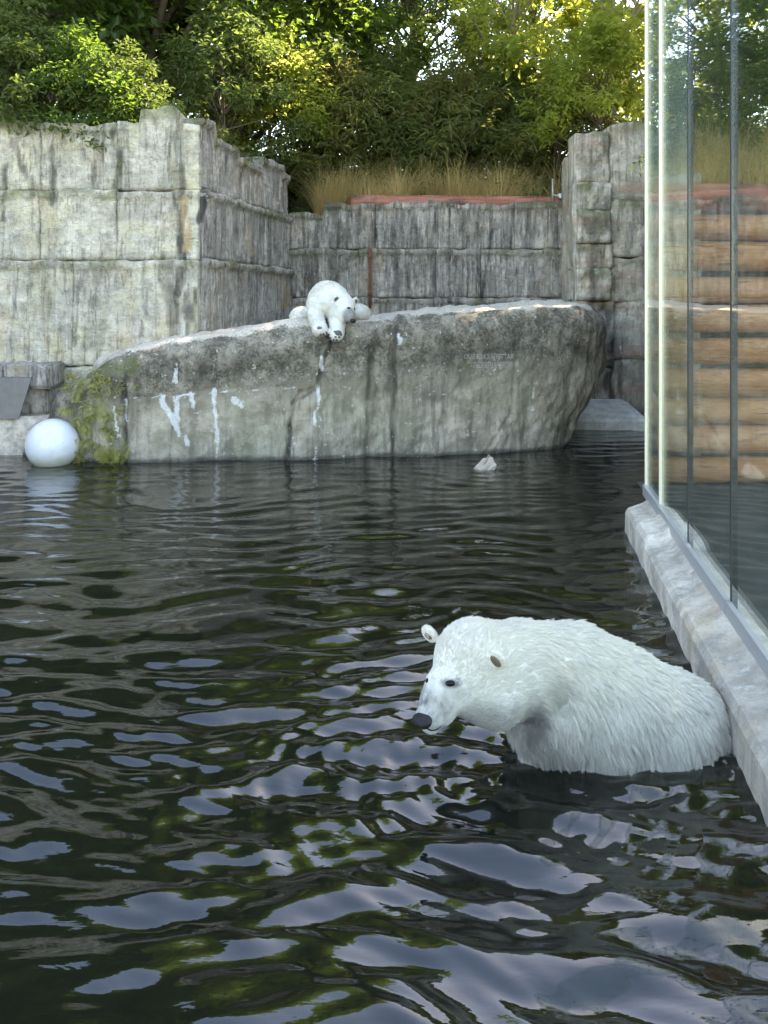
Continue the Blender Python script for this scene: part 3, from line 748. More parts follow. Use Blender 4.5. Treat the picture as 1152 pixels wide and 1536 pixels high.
screen = empty('glass_screen', (gl_x(5.5), 5.5, .33))
JY = [1.42, 2.78, 4.14, 5.50, 6.86, 8.16, GLASS_END]
ZG0, ZG1 = .345, 6.2
gn = np.array([1, -GL_B]) / math.hypot(1, GL_B); gt = np.array([GL_B, 1]) / math.hypot(1, GL_B)
def gbox(y0, y1, o0, o1, z0, z1, name, mat, parent=None):
    """box running along the glass line from y0 to y1, between offsets o0 and o1 (+ towards the visitors)"""
    pts = []
    for z in (z0, z1):
        for (y, o_) in ((y0, o0), (y0, o1), (y1, o1), (y1, o0)):
            c = np.array([gl_x(y), y]) + gn * o_; pts.append((c[0], c[1], z))
    f = [(0, 3, 2, 1), (4, 5, 6, 7), (0, 1, 5, 4), (1, 2, 6, 5), (2, 3, 7, 6), (3, 0, 4, 7)]
    o = mesh_obj(name, pts, f, mat, parent or screen, False)
    bm = bmesh.new(); bm.from_mesh(o.data); bmesh.ops.recalc_face_normals(bm, faces=bm.faces); bm.to_mesh(o.data); bm.free()
    return o
for a, b_ in zip(JY[:-1], JY[1:]):
    gbox(a + .012, b_ - .012, -.009, .009, ZG0 + .02, ZG1, 'pane', M['glass'])
    gbox(a + .004, b_ - .004, -.045, -.0095, ZG0 - .03, ZG0 + .085, 'bottom_rail', M['steel_grey'])
for i, y in enumerate(JY):
    if y < 6.5:
        gbox(y - .011, y + .011, -.013, .03, ZG0 + .02, ZG1, 'joint_seal', M['seal'])
    elif y < 7.5:
        gbox(y - .011, y + .011, -.013, .03, ZG0 + .02, ZG1, 'joint_seal', M['seal'])
    else:
        gbox(y - .016, y + .016, -.022, .022, ZG0 + .0, ZG1, 'post', M['steel'])
# return pane at the end of the screen, towards the log wall
for (xa, xb, nm, mt, th_) in ((gl_x(GLASS_END) + .07, gl_x(GLASS_END) + .45, 'pane', M['glass'], .009),):
    v, f = box_vf(xa - .05, xb, GLASS_END + .02, GLASS_END + .02 + th_ * 2, ZG0, ZG1)
    mesh_obj(nm, v, f, mt, screen, False)
adopt(screen); tag(screen, 'tall frameless glass screen with metal posts on the curb', 'glass screen')

# ------------------------------------------------------------------ log wall behind the glass
logw = empty('log_wall', (5.2, LOG_Y, .3))
def make_log(xa, xb, y, z, r, seed, mat, name='log', parent=None, sides=16, n=26):
    V = []; rr = np.random.default_rng(seed)
    bend = rr.uniform(-.03, .03, 3); tp = rr.uniform(-.02, .02)
    for i in range(n):
        f = i / (n - 1); x = xa + (xb - xa) * f
        for k_ in range(sides):
            a = 2 * math.pi * k_ / sides
            q = r * (1 + tp * (f - .5)) * (1 + .05 * float(math.sin(a * 3 + seed + f * 5)) + .03 * math.sin(a * 2 - f * 9 + seed * 2))
            V.append((x, y + q * math.cos(a) + bend[0] * math.sin(f * 3), z + q * math.sin(a) + bend[1] * math.sin(f * 4 + 1)))
    F = [(i * sides + k_, i * sides + (k_ + 1) % sides, (i + 1) * sides + (k_ + 1) % sides, (i + 1) * sides + k_) for i in range(n - 1) for k_ in range(sides)]
    F.append(tuple(range(sides))[::-1]); F.append(tuple((n - 1) * sides + k_ for k_ in range(sides)))
    return mesh_obj(name, V, F, mat, parent, True)
zs = 0.30 + .165
for i in range(10):
    make_log(3.10 + (.06 if i % 2 else 0), 8.4, LOG_Y, zs, (.150, .162, .156, .168)[i % 4], 40 + i, M['log'] if i < 9 else M['log_red'], 'log', logw)
    zs += .351
adopt(logw); tag(logw, 'stacked orange-brown log wall behind the glass screen', 'log wall')

# red log reflection, modelled as a solid log on the low wall top
rl = make_log(-.75, 4.05, 18.90, 4.70, .15, 77, M['log_red'], 'reflected_log', None)
tag(rl, 'reflected reddish log modelled along the top of the low wall', 'log')

# ------------------------------------------------------------------ small fixtures
pipe = empty('pipe', tuple(P(555, 455, 18.32)))
V, F = tube([P(555, y_, 18.30) for y_ in (372, 390, 410, 432, 462)], [.035] * 5, 8); mesh_obj('tube', V, F, M['rust_or_reflection'], pipe, True)
for y_ in (385, 440):
    V, F = tube([P(555, y_, 18.26), P(555, y_, 18.5)], [.05, .05], 8); mesh_obj('bracket', V, F, M['rust_or_reflection'], pipe, True)
adopt(pipe); tag(pipe, 'thin rusty pipe running down the low wall', 'pipe')

lamp = empty('floodlight', tuple(P(829, 303, 18.7)))
V, F = tube([P(829, 306, 18.7), P(829, 268, 18.7)], [.022, .02], 8); mesh_obj('pole', V, F, M['steel_grey'], lamp)
c = P(845, 291, 18.65)
V = [c + np.array(q) for q in ((-.13, -.05, -.02), (.10, -.05, .06), (.14, -.05, -.01), (-.08, -.05, -.10), (-.13, .1, .0), (.10, .1, .08), (.14, .1, .01), (-.08, .1, -.08))]
mesh_obj('housing', V, [(0, 3, 2, 1), (4, 5, 6, 7), (0, 1, 5, 4), (1, 2, 6, 5), (2, 3, 7, 6), (3, 0, 4, 7)], M['white_paint'], lamp, False)
V, F = tube([c + np.array([0, .03, -.03]), c + np.array([-.02, .06, -.25])], [.02, .02], 6); mesh_obj('bracket', V, F, M['steel_grey'], lamp)
V, F = tube([c + np.array([-.02, .06, -.1]), P(829, 291, 18.7)], [.015, .015], 6); mesh_obj('arm', V, F, M['steel_grey'], lamp)
adopt(lamp); tag(lamp, 'small white floodlight on a post above the low wall', 'floodlight')

# ------------------------------------------------------------------ ball, stone, board on the water
bm = bmesh.new(); bmesh.ops.create_uvsphere(bm, u_segments=64, v_segments=40, radius=.385)
me = bpy.data.meshes.new('ball'); bm.to_mesh(me); bm.free()
me.polygons.foreach_set('use_smooth', np.full(len(me.polygons), True)); me.materials.append(M['ball'])
ball = bpy.data.objects.new('ball', me); COL.objects.link(ball)
ball.location = ((79 - CX) / FPX * 12.45, 12.45, .285)
tag(ball, 'large white plastic ball floating beside the boulder', 'ball')

rng = np.random.default_rng(5); c = P(729, 704, 12.05)
ang = np.linspace(0, 2 * math.pi, 15)[:-1]; V = []
for zz, sc in ((-.05, .9), (.01, 1.0), (.07, .82), (.12, .5), (.165, .14)):
    for a in ang:
        r_ = .155 * sc * (1 + .18 * math.sin(2 * a + 1 + zz * 9) + .1 * math.sin(5 * a))
        V.append((c[0] + r_ * math.cos(a) + .35 * zz, c[1] + .6 * r_ * math.sin(a), zz))
F = [(i * 14 + k_, i * 14 + (k_ + 1) % 14, (i + 1) * 14 + (k_ + 1) % 14, (i + 1) * 14 + k_) for i in range(4) for k_ in range(14)] + [tuple(range(14))[::-1], tuple(56 + k_ for k_ in range(14))]
stone = mesh_obj('stone', np.array(V) + .018 * rng.normal(size=(len(V), 3)), F, M['stone_pale'], None, False)
tag(stone, 'small pale stone poking out of the water before the boulder', 'stone')

# ------------------------------------------------------------------ implicit bodies for the bears
def surface(prims, k, lo, hi, vox):
    lo = np.array(lo); hi = np.array(hi); n = np.ceil((hi - lo) / vox).astype(int) + 1
    ax = [lo[i] + vox * np.arange(n[i]) for i in range(3)]
    X, Y, Z = np.meshgrid(*ax, indexing='ij'); G = np.stack([X.ravel(), Y.ravel(), Z.ravel()], 1).astype(np.float32)
    val = sdf(G, prims, k).reshape(n)
    ins = val < 0
    cn = n - 1; acc = np.zeros((*cn, 3)); cnt = np.zeros(cn)
    def sl(a, o, m): return slice(o, o + m)
    for axis in range(3):
        o1, o2 = [i for i in range(3) if i != axis]
        s0 = [slice(None)] * 3; s1 = [slice(None)] * 3; s0[axis] = slice(0, n[axis] - 1); s1[axis] = slice(1, None)
        v0 = val[tuple(s0)]; v1 = val[tuple(s1)]; cr = (v0 < 0) != (v1 < 0); t = np.where(cr, v0 / np.where(cr, v0 - v1, 1), 0)
        idx = np.indices(cr.shape).astype(float); pt = [idx[0], idx[1], idx[2]]; pt[axis] = pt[axis] + t
        pt = np.stack(pt, -1)
        for a in (0, 1):
            for b_ in (0, 1):
                s = [slice(None)] * 3; s[o1] = slice(a, a + cn[o1]); s[o2] = slice(b_, b_ + cn[o2])
                c_ = cr[tuple(s)]; acc += np.where(c_[..., None], pt[tuple(s)], 0); cnt += c_
    act = cnt > 0; vid = -np.ones(cn, int); vid[act] = np.arange(act.sum())
    V = lo + vox * (acc[act] / cnt[act][:, None]); Fs = []
    for axis in range(3):
        o1, o2 = (axis + 1) % 3, (axis + 2) % 3
        s0 = [slice(None)] * 3; s1 = [slice(None)] * 3; s0[axis] = slice(0, n[axis] - 1); s1[axis] = slice(1, None)
        i0 = ins[tuple(s0)]; cr = i0 != ins[tuple(s1)]
        I = np.argwhere(cr); ok = (I[:, o1] > 0) & (I[:, o2] > 0) & (I[:, o1] < cn[o1]) & (I[:, o2] < cn[o2]); I = I[ok]
        fl = i0[tuple(I.T)]
        q = []
        for a, b_ in ((1, 1), (0, 1), (0, 0), (1, 0)):
            J = I.copy(); J[:, o1] -= a; J[:, o2] -= b_; q.append(vid[tuple(J.T)])
        q = np.stack(q, 1); q[~fl] = q[~fl][:, ::-1]; Fs.append(q)
    return V, np.vstack(Fs)

def sdf(G, prims, k):
    out = None
    for pr in prims:
        if pr[0] == 'c':                       # tapered capsule  a, b, ra, rb
            _, a, b_, ra, rb = pr[:5]; kk = pr[5] if len(pr) > 5 else k
            a = np.array(a); ba = np.array(b_) - a; t = np.clip(((G - a) @ ba) / (ba @ ba), 0, 1)
            dd = np.linalg.norm(G - a - t[:, None] * ba, axis=1) - (ra + (rb - ra) * t)
        else:                                  # ellipsoid  centre, radii, rotation columns
            _, c, r, Rm = pr[:4]; kk = pr[4] if len(pr) > 4 else k
            q = (G - np.array(c)) @ Rm; r = np.array(r)
            k0 = np.linalg.norm(q / r, axis=1); k1 = np.linalg.norm(q / (r * r), axis=1) + 1e-9
            dd = k0 * (k0 - 1) / k1
        if out is None: out = dd
        else:
            h = np.clip(.5 + .5 * (out - dd) / kk, 0, 1); out = out * (1 - h) + dd * h - kk * h * (1 - h)
    return out

def rotm(fwd, up=(0, 0, 1)):
    x = np.array(fwd, float); x /= np.linalg.norm(x); y = np.cross(up, x); y /= np.linalg.norm(y); z = np.cross(x, y)
    return np.stack([x, y, z], 1)

def sd_normals(V, prims, k, e=.004):
    g = np.stack([sdf(V + np.eye(3)[i] * e, prims, k) - sdf(V - np.eye(3)[i] * e, prims, k) for i in range(3)], 1)
    return g / (np.linalg.norm(g, axis=1)[:, None] + 1e-9)

def ball_part(name, c, r, mat, parent, Rm=np.eye(3), seg=20, deform=None):
    bm = bmesh.new(); bmesh.ops.create_uvsphere(bm, u_segments=seg, v_segments=max(8, seg * 2 // 3), radius=1)
    for v in bm.verts:
        q = np.array(v.co[:])
        if deform: q = deform(q)
        v.co = Vector((Rm @ (q * np.array(r))) + np.array(c))
    me = bpy.data.meshes.new(name); bm.to_mesh(me); bm.free(); me.materials.append(mat)
    me.polygons.foreach_set('use_smooth', np.full(len(me.polygons), True))
    o = bpy.data.objects.new(name, me); COL.objects.link(o); o.parent = parent; return o

def fur(V, F, N, flow, length, tint, count, parent, zmin=-.08, rad=.0011, clump=0.6, nclump=5000, seed=0, K=6, lift=.25):
    rng = np.random.default_rng(seed)
    a, b_, c, d_ = V[F[:, 0]], V[F[:, 1]], V[F[:, 2]], V[F[:, 3]]
    area = .5 * np.linalg.norm(np.cross(b_ - a, c - a), axis=1) + .5 * np.linalg.norm(np.cross(c - a, d_ - a), axis=1)
    cen = (a + b_ + c + d_) / 4; ncn = N[F[:, 0]]
    w = area * (cen[:, 2] > zmin); w /= w.sum()
    fi = rng.choice(len(F), count, p=w); u, v = rng.random((2, count))[:, :, None]
    q = F[fi]
    Pp = (V[q[:, 0]] * (1 - u) + V[q[:, 1]] * u) * (1 - v) + (V[q[:, 3]] * (1 - u) + V[q[:, 2]] * u) * v
    Nn = (N[q[:, 0]] * (1 - u) + N[q[:, 1]] * u) * (1 - v) + (N[q[:, 3]] * (1 - u) + N[q[:, 2]] * u) * v
    Nn /= np.linalg.norm(Nn, axis=1)[:, None]
    Ln = length(Pp); T = flow(Pp)
    T = T + .45 * np.stack([fbm(Pp * 9 + s, 80 + s, 2) for s in (0, 7, 13)], 1)
    T = T - np.einsum('ij,ij->i', T, Nn)[:, None] * Nn; T /= np.linalg.norm(T, axis=1)[:, None] + 1e-9
    T = T + .12 * rng.normal(size=T.shape)
    L1 = Ln * rng.uniform(.65, 1.15, count)
    tip = Pp + (T + Nn * lift * rng.uniform(.6, 1.4, count)[:, None]) * L1[:, None]
    # clumps: tips lean to the tip of the nearest guide hair
    g = rng.choice(count, min(nclump, count), replace=False)
    cell = {}
    from mathutils.kdtree import KDTree
    kd = KDTree(len(g))
    for i, gi in enumerate(g): kd.insert(Pp[gi], i)
    kd.balance()
    near = np.array([g[kd.find(p)[1]] for p in Pp])
    off = Pp - Pp[near]; cl = np.clip(clump * np.clip(Ln / .055, .10, 1), 0, .9)
    tip2 = tip * (1 - cl[:, None]) + (Pp[near] + (tip[near] - Pp[near]) * (L1 / np.maximum(L1[near], 1e-4))[:, None] + off * .25) * cl[:, None]
    ts = np.linspace(0, 1, K)
    mid = Pp + (T * .55 + Nn * lift * 1.1) * (L1 * .5)[:, None]
    pts = [(1 - t) ** 2 * (Pp - Nn * .003) + 2 * t * (1 - t) * mid + t * t * (tip2 - Nn * (.12 * L1)[:, None]) for t in ts]
    pts = np.stack(pts, 1).reshape(-1, 3)
    cu = bpy.data.hair_curves.new('fur'); cu.add_curves([K] * count)
    cu.attributes['position'].data.foreach_set('vector', pts.astype(np.float32).ravel()) if 'position' in cu.attributes else cu.points.foreach_set('position', pts.astype(np.float32).ravel())
    ra = cu.attributes.get('radius') or cu.attributes.new('radius', 'FLOAT', 'POINT')
    ra.data.foreach_set('value', np.tile(rad * (1 - ts ** 1.6 * .85), count).astype(np.float32))
    ti = cu.attributes.new('tint', 'FLOAT', 'CURVE'); ti.data.foreach_set('value', tint(Pp).astype(np.float32))
    cu.materials.append(M['fur'])
    o = bpy.data.objects.new('fur', cu); COL.objects.link(o); o.parent = parent
    return o

# ---- the bear standing in the water against the curb
rump = P(1012, 1088, 4.66); mid = P(905, 1062, 4.58); shd = P(838, 1052, 4.48)
nck = P(778, 1002, 4.30); crn = P(706, 985, 4.14); chk = P(694, 1030, 4.09); muz0 = P(668, 1036, 4.03); muz1 = P(644, 1074, 3.955); nos = P(632, 1083, 3.885)
hf = nos - P(715, 975, 4.18); HR = rotm(hf)
eL = P(740, 987, 4.06); eR = P(645, 951, 4.22)
prims = [('c', rump, mid, .285, .345), ('c', mid, shd, .345, .315),
         ('c', P(860, 1010, 4.50), nck, .26, .215, .10), ('c', nck, crn, .215, .172, .07),
         ('e', crn + np.array([0, 0, -.01]), (.20, .155, .155), HR, .05), ('c', chk, P(742, 1040, 4.16), .135, .165, .07),
         ('c', muz0, muz1, .108, .066, .035), ('c', P(664, 1068, 3.99), P(648, 1086, 3.945), .062, .038, .03),
         ('c', P(676, 1012, 4.035), P(652, 1048, 3.975), .062, .05, .04),
         ('c', P(838, 1055, 4.36), P(812, 1140, 4.38), .19, .10, .06), ('c', P(812, 1140, 4.38), P(806, 1230, 4.34), .10, .10, .04),
         ('c', P(835, 1070, 4.65), P(812, 1150, 4.66), .19, .11, .08), ('c', P(812, 1150, 4.66), P(808, 1240, 4.62), .11, .10, .05),
         ('e', P(985, 1120, 4.47), (.30, .20, .27), rotm((1, .1, -.15)), .06), ('e', P(905, 1105, 4.44), (.22, .20, .22), rotm((1, .1, 0)), .05),
         ('c', P(960, 1190, 4.44), P(900, 1250, 4.36), .16, .11, .08), ('c', rump, P(1085, 1110, 4.62), .2, .06, .12)]
def hit_sdf(x, y, D0=3.4, D1=5.4, n=600):
    ds = np.linspace(D0, D1, n); pts = np.array([P(x, y, q) for q in ds]); v = sdf(pts, prims, KB)
    i = np.argmax(v < 0); p_ = pts[i:i + 1]; return p_[0], sd_normals(p_, prims, KB)[0]
KB = .09
hl, nl = hit_sdf(742, 992); eL = hl + nl * .022 + np.array([0, 0, .015])
eyeA, nA = hit_sdf(676, 1025); eyeB, nB = hit_sdf(641, 1021)
for e_, r_ in ((eL, .050), (eR, .046)):
    prims.append(('e', e_, (.022, r_, r_ * 1.08), HR, .022))
allp = np.array([rump, nos, eL, eR, mid])
lo = (.0, 3.70, -.62); hi = (2.10, 5.12, .92)
BV, BF = surface(prims, KB, lo, hi, .0115)
BN = sd_normals(BV, prims, KB)
BV = BV + BN * (.006 * fbm(BV * 14, 5, 3))[:, None]
def dirt_shade_near(p):  # dirt and face marks, plus shade painted at armpit, chest and under jaw
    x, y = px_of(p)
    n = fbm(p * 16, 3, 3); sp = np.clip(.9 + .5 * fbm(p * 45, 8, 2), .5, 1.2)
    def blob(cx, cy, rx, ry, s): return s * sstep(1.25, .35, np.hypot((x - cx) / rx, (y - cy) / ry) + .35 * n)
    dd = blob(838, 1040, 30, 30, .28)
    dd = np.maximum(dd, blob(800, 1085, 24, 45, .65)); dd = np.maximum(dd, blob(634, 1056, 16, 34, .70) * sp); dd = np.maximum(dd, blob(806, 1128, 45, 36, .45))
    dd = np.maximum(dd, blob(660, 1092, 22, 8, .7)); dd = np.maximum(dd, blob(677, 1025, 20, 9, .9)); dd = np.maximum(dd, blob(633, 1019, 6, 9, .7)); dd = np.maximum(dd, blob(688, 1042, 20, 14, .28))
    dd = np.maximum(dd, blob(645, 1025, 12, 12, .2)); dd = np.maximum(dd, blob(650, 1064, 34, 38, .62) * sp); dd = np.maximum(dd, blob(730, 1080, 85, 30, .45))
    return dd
bear1 = empty('polar_bear', (float(rump[0]), float(rump[1]), 0.0))
mesh_obj('body', BV, BF, M['bear'], bear1, True, {'dirt_shade': dirt_shade_near(BV)})
ball_part('nose', nos + np.array([.006, .016, -.004]), (.042, .050, .038), M['nose'], bear1, HR, 24, lambda q: np.array([q[0] * (1 - .25 * max(0, -q[2])), q[1] * (1 + .22 * q[2]), q[2] * (.85 if q[2] > 0 else 1.0) + (.12 * q[0])]))
for sgn in (-1, 1):
    ball_part('nostril', nos + np.array([.006, .016, -.004]) + HR[:, 0] * .037 + HR[:, 1] * sgn * .022 + HR[:, 2] * .004, (.006, .010, .007), M['eye'], bear1, HR, 10)
for s_, c_ in ((1, P(632, 1086, 3.868)), (-1, P(624, 1084, 3.878))):
    pass
ball_part('eye', eyeA - nA * .003, (.016, .026, .016), M['eye'], bear1, rotm(nA), 16)
ball_part('eye', eyeB - nB * .003, (.012, .019, .012), M['eye'], bear1, rotm(nB), 16)
ball_part('inner_ear', eL + HR[:, 0] * .017, (.012, .033, .035), M['ear_in'], bear1, HR, 18)
ball_part('inner_ear', eR + HR[:, 0] * .014, (.010, .026, .030), M['ear_in'], bear1, HR, 18)
# mouth line
ml = [hit_sdf(x_, y_) for x_, y_ in ((640, 1092), (646, 1095), (652, 1095), (657, 1093), (662, 1090))]
V, F = tube([h_ - n_ * .001 for h_, n_ in ml], [.006, .006, .005, .004, .001], 8); mesh_obj('mouth', V, F, M['nose'], bear1)
bodydir = (rump - shd) / np.linalg.norm(rump - shd)
def headw(p): return sstep(.52, .22, np.linalg.norm(p - crn, axis=1)) 
def flow_near(p):
    hw = sstep(.50, .30, np.linalg.norm(p - (crn + muz0) / 2, axis=1))[:, None]
    hd = p - nos; hd /= np.linalg.norm(hd, axis=1)[:, None] + 1e-6
    low = sstep(.55, .15, p[:, 2])[:, None]
    bd = bodydir[None] * (.75 - .5 * low) + np.array([0, 0, -1.0]) * (.55 + .6 * low)
    return hd * hw + bd * (1 - hw)
def len_near(p):
    dn = np.linalg.norm(p - nos, axis=1)
    L = .006 + .018 * sstep(.12, .38, dn) + .031 * sstep(.40, .80, dn) + .03 * sstep(.26, .10, p[:, 2]) * sstep(.6, .9, dn)
    for e_ in (eL, eR): L = np.where(np.linalg.norm(p - e_, axis=1) < .075, .017, L)
    L = np.where(np.linalg.norm(p - nos, axis=1) < .06, .0015, L)
    for e_ in (eyeA, eyeB): L = np.where(np.linalg.norm(p - e_, axis=1) < .026, .0004, L)
    return L
fur(BV, BF, BN, flow_near, len_near, dirt_shade_near, 190000, bear1, -.05, .0009, .78, 5200, 3)
adopt(bear1)
tag(bear1, 'wet polar bear sitting in the water against the curb', 'polar bear')

# ---- the bear resting on the boulder
def Q(zx, zy, D): return P(420 + zx / 7.2, 400 + zy / 7.2, D)
nose2 = Q(776, 570, 12.50); crn2 = Q(680, 430, 12.80); h2 = nose2 - crn2; HR2 = rotm(h2)
e1 = Q(604, 345, 12.66); e2 = Q(814, 366, 12.84)
p2 = [('c', Q(520, 372, 13.35), Q(540, 385, 13.15), .325, .29), ('c', Q(510, 470, 13.5), Q(520, 500, 13.9), .30, .38),
      ('e', Q(235, 545, 13.75), (.20, .35, .17), np.eye(3), .06), ('e', Q(855, 505, 13.75), (.18, .32, .16), np.eye(3), .06),
      ('c', Q(590, 340, 13.1), crn2, .21, .175, .06), ('e', crn2, (.20, .175, .175), HR2, .04), ('c', Q(712, 490, 12.66), Q(758, 550, 12.55), .115, .070, .04),
      ('c', Q(630, 500, 12.80), Q(690, 540, 12.68), .13, .09, .04),
      ('c', Q(375, 410, 13.05), Q(400, 590, 12.86), .135, .115, .05), ('c', Q(400, 590, 12.86), Q(435, 680, 12.66), .115, .115, .04), ('e', Q(440, 690, 12.62), (.12, .10, .085), np.eye(3), .03),
      ('c', Q(590, 520, 13.0), Q(620, 620, 12.80), .12, .12, .04), ('c', Q(620, 620, 12.80), Q(612, 730, 12.62), .12, .115, .04)]
for e_ in (e1, e2): p2.append(('e', e_, (.03, .052, .06), HR2, .025))
B2V, B2F = surface(p2, .06, (-1.75, 12.3, 1.55), (.15, 14.3, 2.95), .02)
B2N = sd_normals(B2V, p2, .06)
B2V = B2V + B2N * (.010 * fbm(B2V * 9, 15, 3))[:, None]
bvh2 = BVHTree.FromPolygons([tuple(v) for v in B2V.tolist()], B2F.tolist())
def onto2(zx, zy): return onto(zx, zy)[0]
def onto(zx, zy):
    dr = Vector(Q(zx, zy, 1.0) - np.array([0, 0, CAM_H])).normalized(); h = bvh2.ray_cast(Vector((0, 0, CAM_H)), dr)
    return (np.array(h[0]), np.array(h[1])) if h[0] else (Q(zx, zy, 12.5), np.array([0, -1.0, 0]))
bear2 = empty('polar_bear', (float(B2V[:, 0].mean()), 13.3, 2.05))
d2 = sstep(.17, .08, np.linalg.norm(B2V - Q(765, 520, 12.55), axis=1)) * .75
mesh_obj('body', B2V, B2F, M['bear'], bear2, True, {'dirt_shade': d2})
ball_part('nose', nose2 + h2 / np.linalg.norm(h2) * .045, (.04, .045, .033), M['nose'], bear2, HR2, 16)
ball_part('eye', onto2(742, 447), (.016, .03, .014), M['eye'], bear2, HR2, 12)
ball_part('eye', onto2(800, 457), (.014, .02, .014), M['eye'], bear2, HR2, 12)
ball_part('inner_ear', e1 + HR2[:, 0] * .02, (.014, .034, .04), M['ear_in'], bear2, HR2, 12)
ball_part('inner_ear', e2 + HR2[:, 0] * .02, (.014, .03, .036), M['ear_in'], bear2, HR2, 12)
for (zx, zy, rx, rz) in ((630, 715, .055, .042), (590, 700, .02, .018), (600, 760, .02, .016), (640, 760, .02, .016), (660, 735, .02, .02), (425, 660, .04, .025)):
    c, n_ = onto(zx, zy); Rm = rotm(n_, (0.1, 0.05, 1)); ball_part('paw_pad', c - n_ * .002, (.012, rx, rz), M['pad'], bear2, Rm, 12)
for (zx, zy) in ((530, 745), (545, 780), (580, 800), (610, 800), (440, 742), (470, 735), (500, 720)):
    c, n_ = onto(zx, zy - 14); V, F = tube([c + n_ * .0, c + n_ * .03 + np.array([0, 0, -.03]), c + n_ * .03 + np.array([0, 0, -.07])], [.014, .012, .002], 6)
    mesh_obj('claw', V, F, M['claw'], bear2)
fl2 = lambda p: (p - nose2) * sstep(.6, .3, np.linalg.norm(p - crn2, axis=1))[:, None] + np.array([-.1, .2, -.6])[None] * sstep(.3, .6, np.linalg.norm(p - crn2, axis=1))[:, None]
ln2 = lambda p: .012 + .03 * sstep(.25, .6, np.linalg.norm(p - nose2, axis=1))
tn2 = lambda p: sstep(.17, .08, np.linalg.norm(p - Q(765, 520, 12.55), axis=1)) * .6
fur(B2V, B2F, B2N, fl2, ln2, tn2, 22000, bear2, 1.6, .0022, .4, 3000, 9, K=4)
adopt(bear2)
tag(bear2, 'polar bear resting on the boulder with its forepaws over the edge', 'polar bear')

# ------------------------------------------------------------------ vegetation
def leaf_cloud(centers, radii, per, size, aspect, droop, rng, flat=.5):
    """leaves as folded diamonds scattered round twig ends"""
    C = np.repeat(centers, per, 0); Rr = np.repeat(radii, per)
    n = len(C); g = rng.normal(size=(n, 3)); g /= np.linalg.norm(g, axis=1)[:, None]; g *= (rng.random(n) ** .5)[:, None]
    p = C + g * Rr[:, None] * np.array([1, 1, .75])
    ax = rng.normal(size=(n, 3)); ax[:, 2] = ax[:, 2] * .5 - droop; ax += g * .6; ax /= np.linalg.norm(ax, axis=1)[:, None]
    up = rng.normal(size=(n, 3)) * flat + np.array([0, 0, 1.0]); sd = np.cross(ax, up); sd /= np.linalg.norm(sd, axis=1)[:, None] + 1e-9
    nn = np.cross(sd, ax)
    L = size * rng.uniform(.6, 1.35, n)[:, None]; W = L * aspect
    v0 = p; v1 = p + ax * L * .5 + sd * W * .5 + nn * L * .08; v2 = p + ax * L - nn * L * .10; v3 = p + ax * L * .5 - sd * W * .5 + nn * L * .08
    V = np.stack([v0, v1, v2, v3], 1).reshape(-1, 3); b_ = np.arange(n)[:, None] * 4
    F = np.concatenate([b_ + np.array([0, 1, 2]), b_ + np.array([0, 2, 3])], 0)
    return V, F

def make_tree_meshes(seed, H, cr, ch, ncl, per, lsize, aspect, droop, trunk_r, bark, leafm, lowest=.25, lean=(0, 0), clr=(.35, .8)):
    rng = np.random.default_rng(seed)
    parts = []
    n = 9; tp = []
    for i in range(n):
        f = i / (n - 1); tp.append(np.array([lean[0] * f + .12 * math.sin(f * 5 + seed) * f * H * .15, lean[1] * f + .1 * math.sin(f * 4 + seed * 2) * H * .12 * f, H * .93 * f - .5 * (i == 0)]))
    parts.append(tube(tp, [trunk_r * (1 - .85 * i / (n - 1)) * (1.35 if i == 0 else 1) for i in range(n)], 10))
    cen = []; rad = []
    for k in range(ncl):
        f = lowest + (1 - lowest) * rng.random() ** .85
        prof = math.sin(math.pi * min(1, (.12 + .88 * (f - lowest) / (1 - lowest)) ** .8)) ** .65 if f < .999 else .1
        a = rng.random() * 6.283; r = cr * prof * rng.uniform(.25, 1.05) ** .6
        zt = H * f; i = int(min(f, .99) * (n - 1)); b0 = tp[max(0, i - 1)] + (tp[i] - tp[max(0, i - 1)]) * rng.random()
        c = np.array([tp[i][0] + r * math.cos(a), tp[i][1] + r * math.sin(a), zt + rng.normal() * .25])
        cen.append(c); rad.append(rng.uniform(*clr) * (cr / 3.2))
        if k % 2 == 0:
            m1 = (b0 * .5 + c * .5) + np.array([0, 0, .12 * r]) + rng.normal(size=3) * .08
            r0 = trunk_r * (.42 - .25 * f); parts.append(tube([b0, m1, c], [r0, r0 * .6, r0 * .2], 5, cap=False))
    TV, TF = join_vf(parts)
    LV, LF = leaf_cloud(np.array(cen), np.array(rad), per, lsize, aspect, droop, rng)
    return TV, TF, LV, LF

tree_lib = {}
def tree_proto(key, bark, leafm, **kw):
    TV, TF, LV, LF = make_tree_meshes(**kw, bark=bark, leafm=leafm)
    t = mesh_obj('trunk', TV, TF, M[bark]); c = mesh_obj('crown', LV, LF, M[leafm], smooth=False)
    tree_lib[key] = [t, c, False]

def place_tree(key, name, x, y, label, cat, group, sc=1.0, rot=0.0, zoff=0.0, leaf=None):
    proto = tree_lib[key]
    z = float(ground_z(np.array([x]), np.array([y]))[0])
    r = empty(name, (x, y, z + zoff)); r.rotation_euler = (0, 0, rot); r.scale = (sc, sc, sc)
    for i in (0, 1):
        o = proto[i] if not proto[2] else proto[i].copy()
        if proto[2]: COL.objects.link(o)
        o.parent = r
        if i == 1 and leaf:
            o.material_slots[0].link = 'OBJECT'; o.material_slots[0].material = M[leaf]
    proto[2] = True
    tag(r, label, cat, group); return r

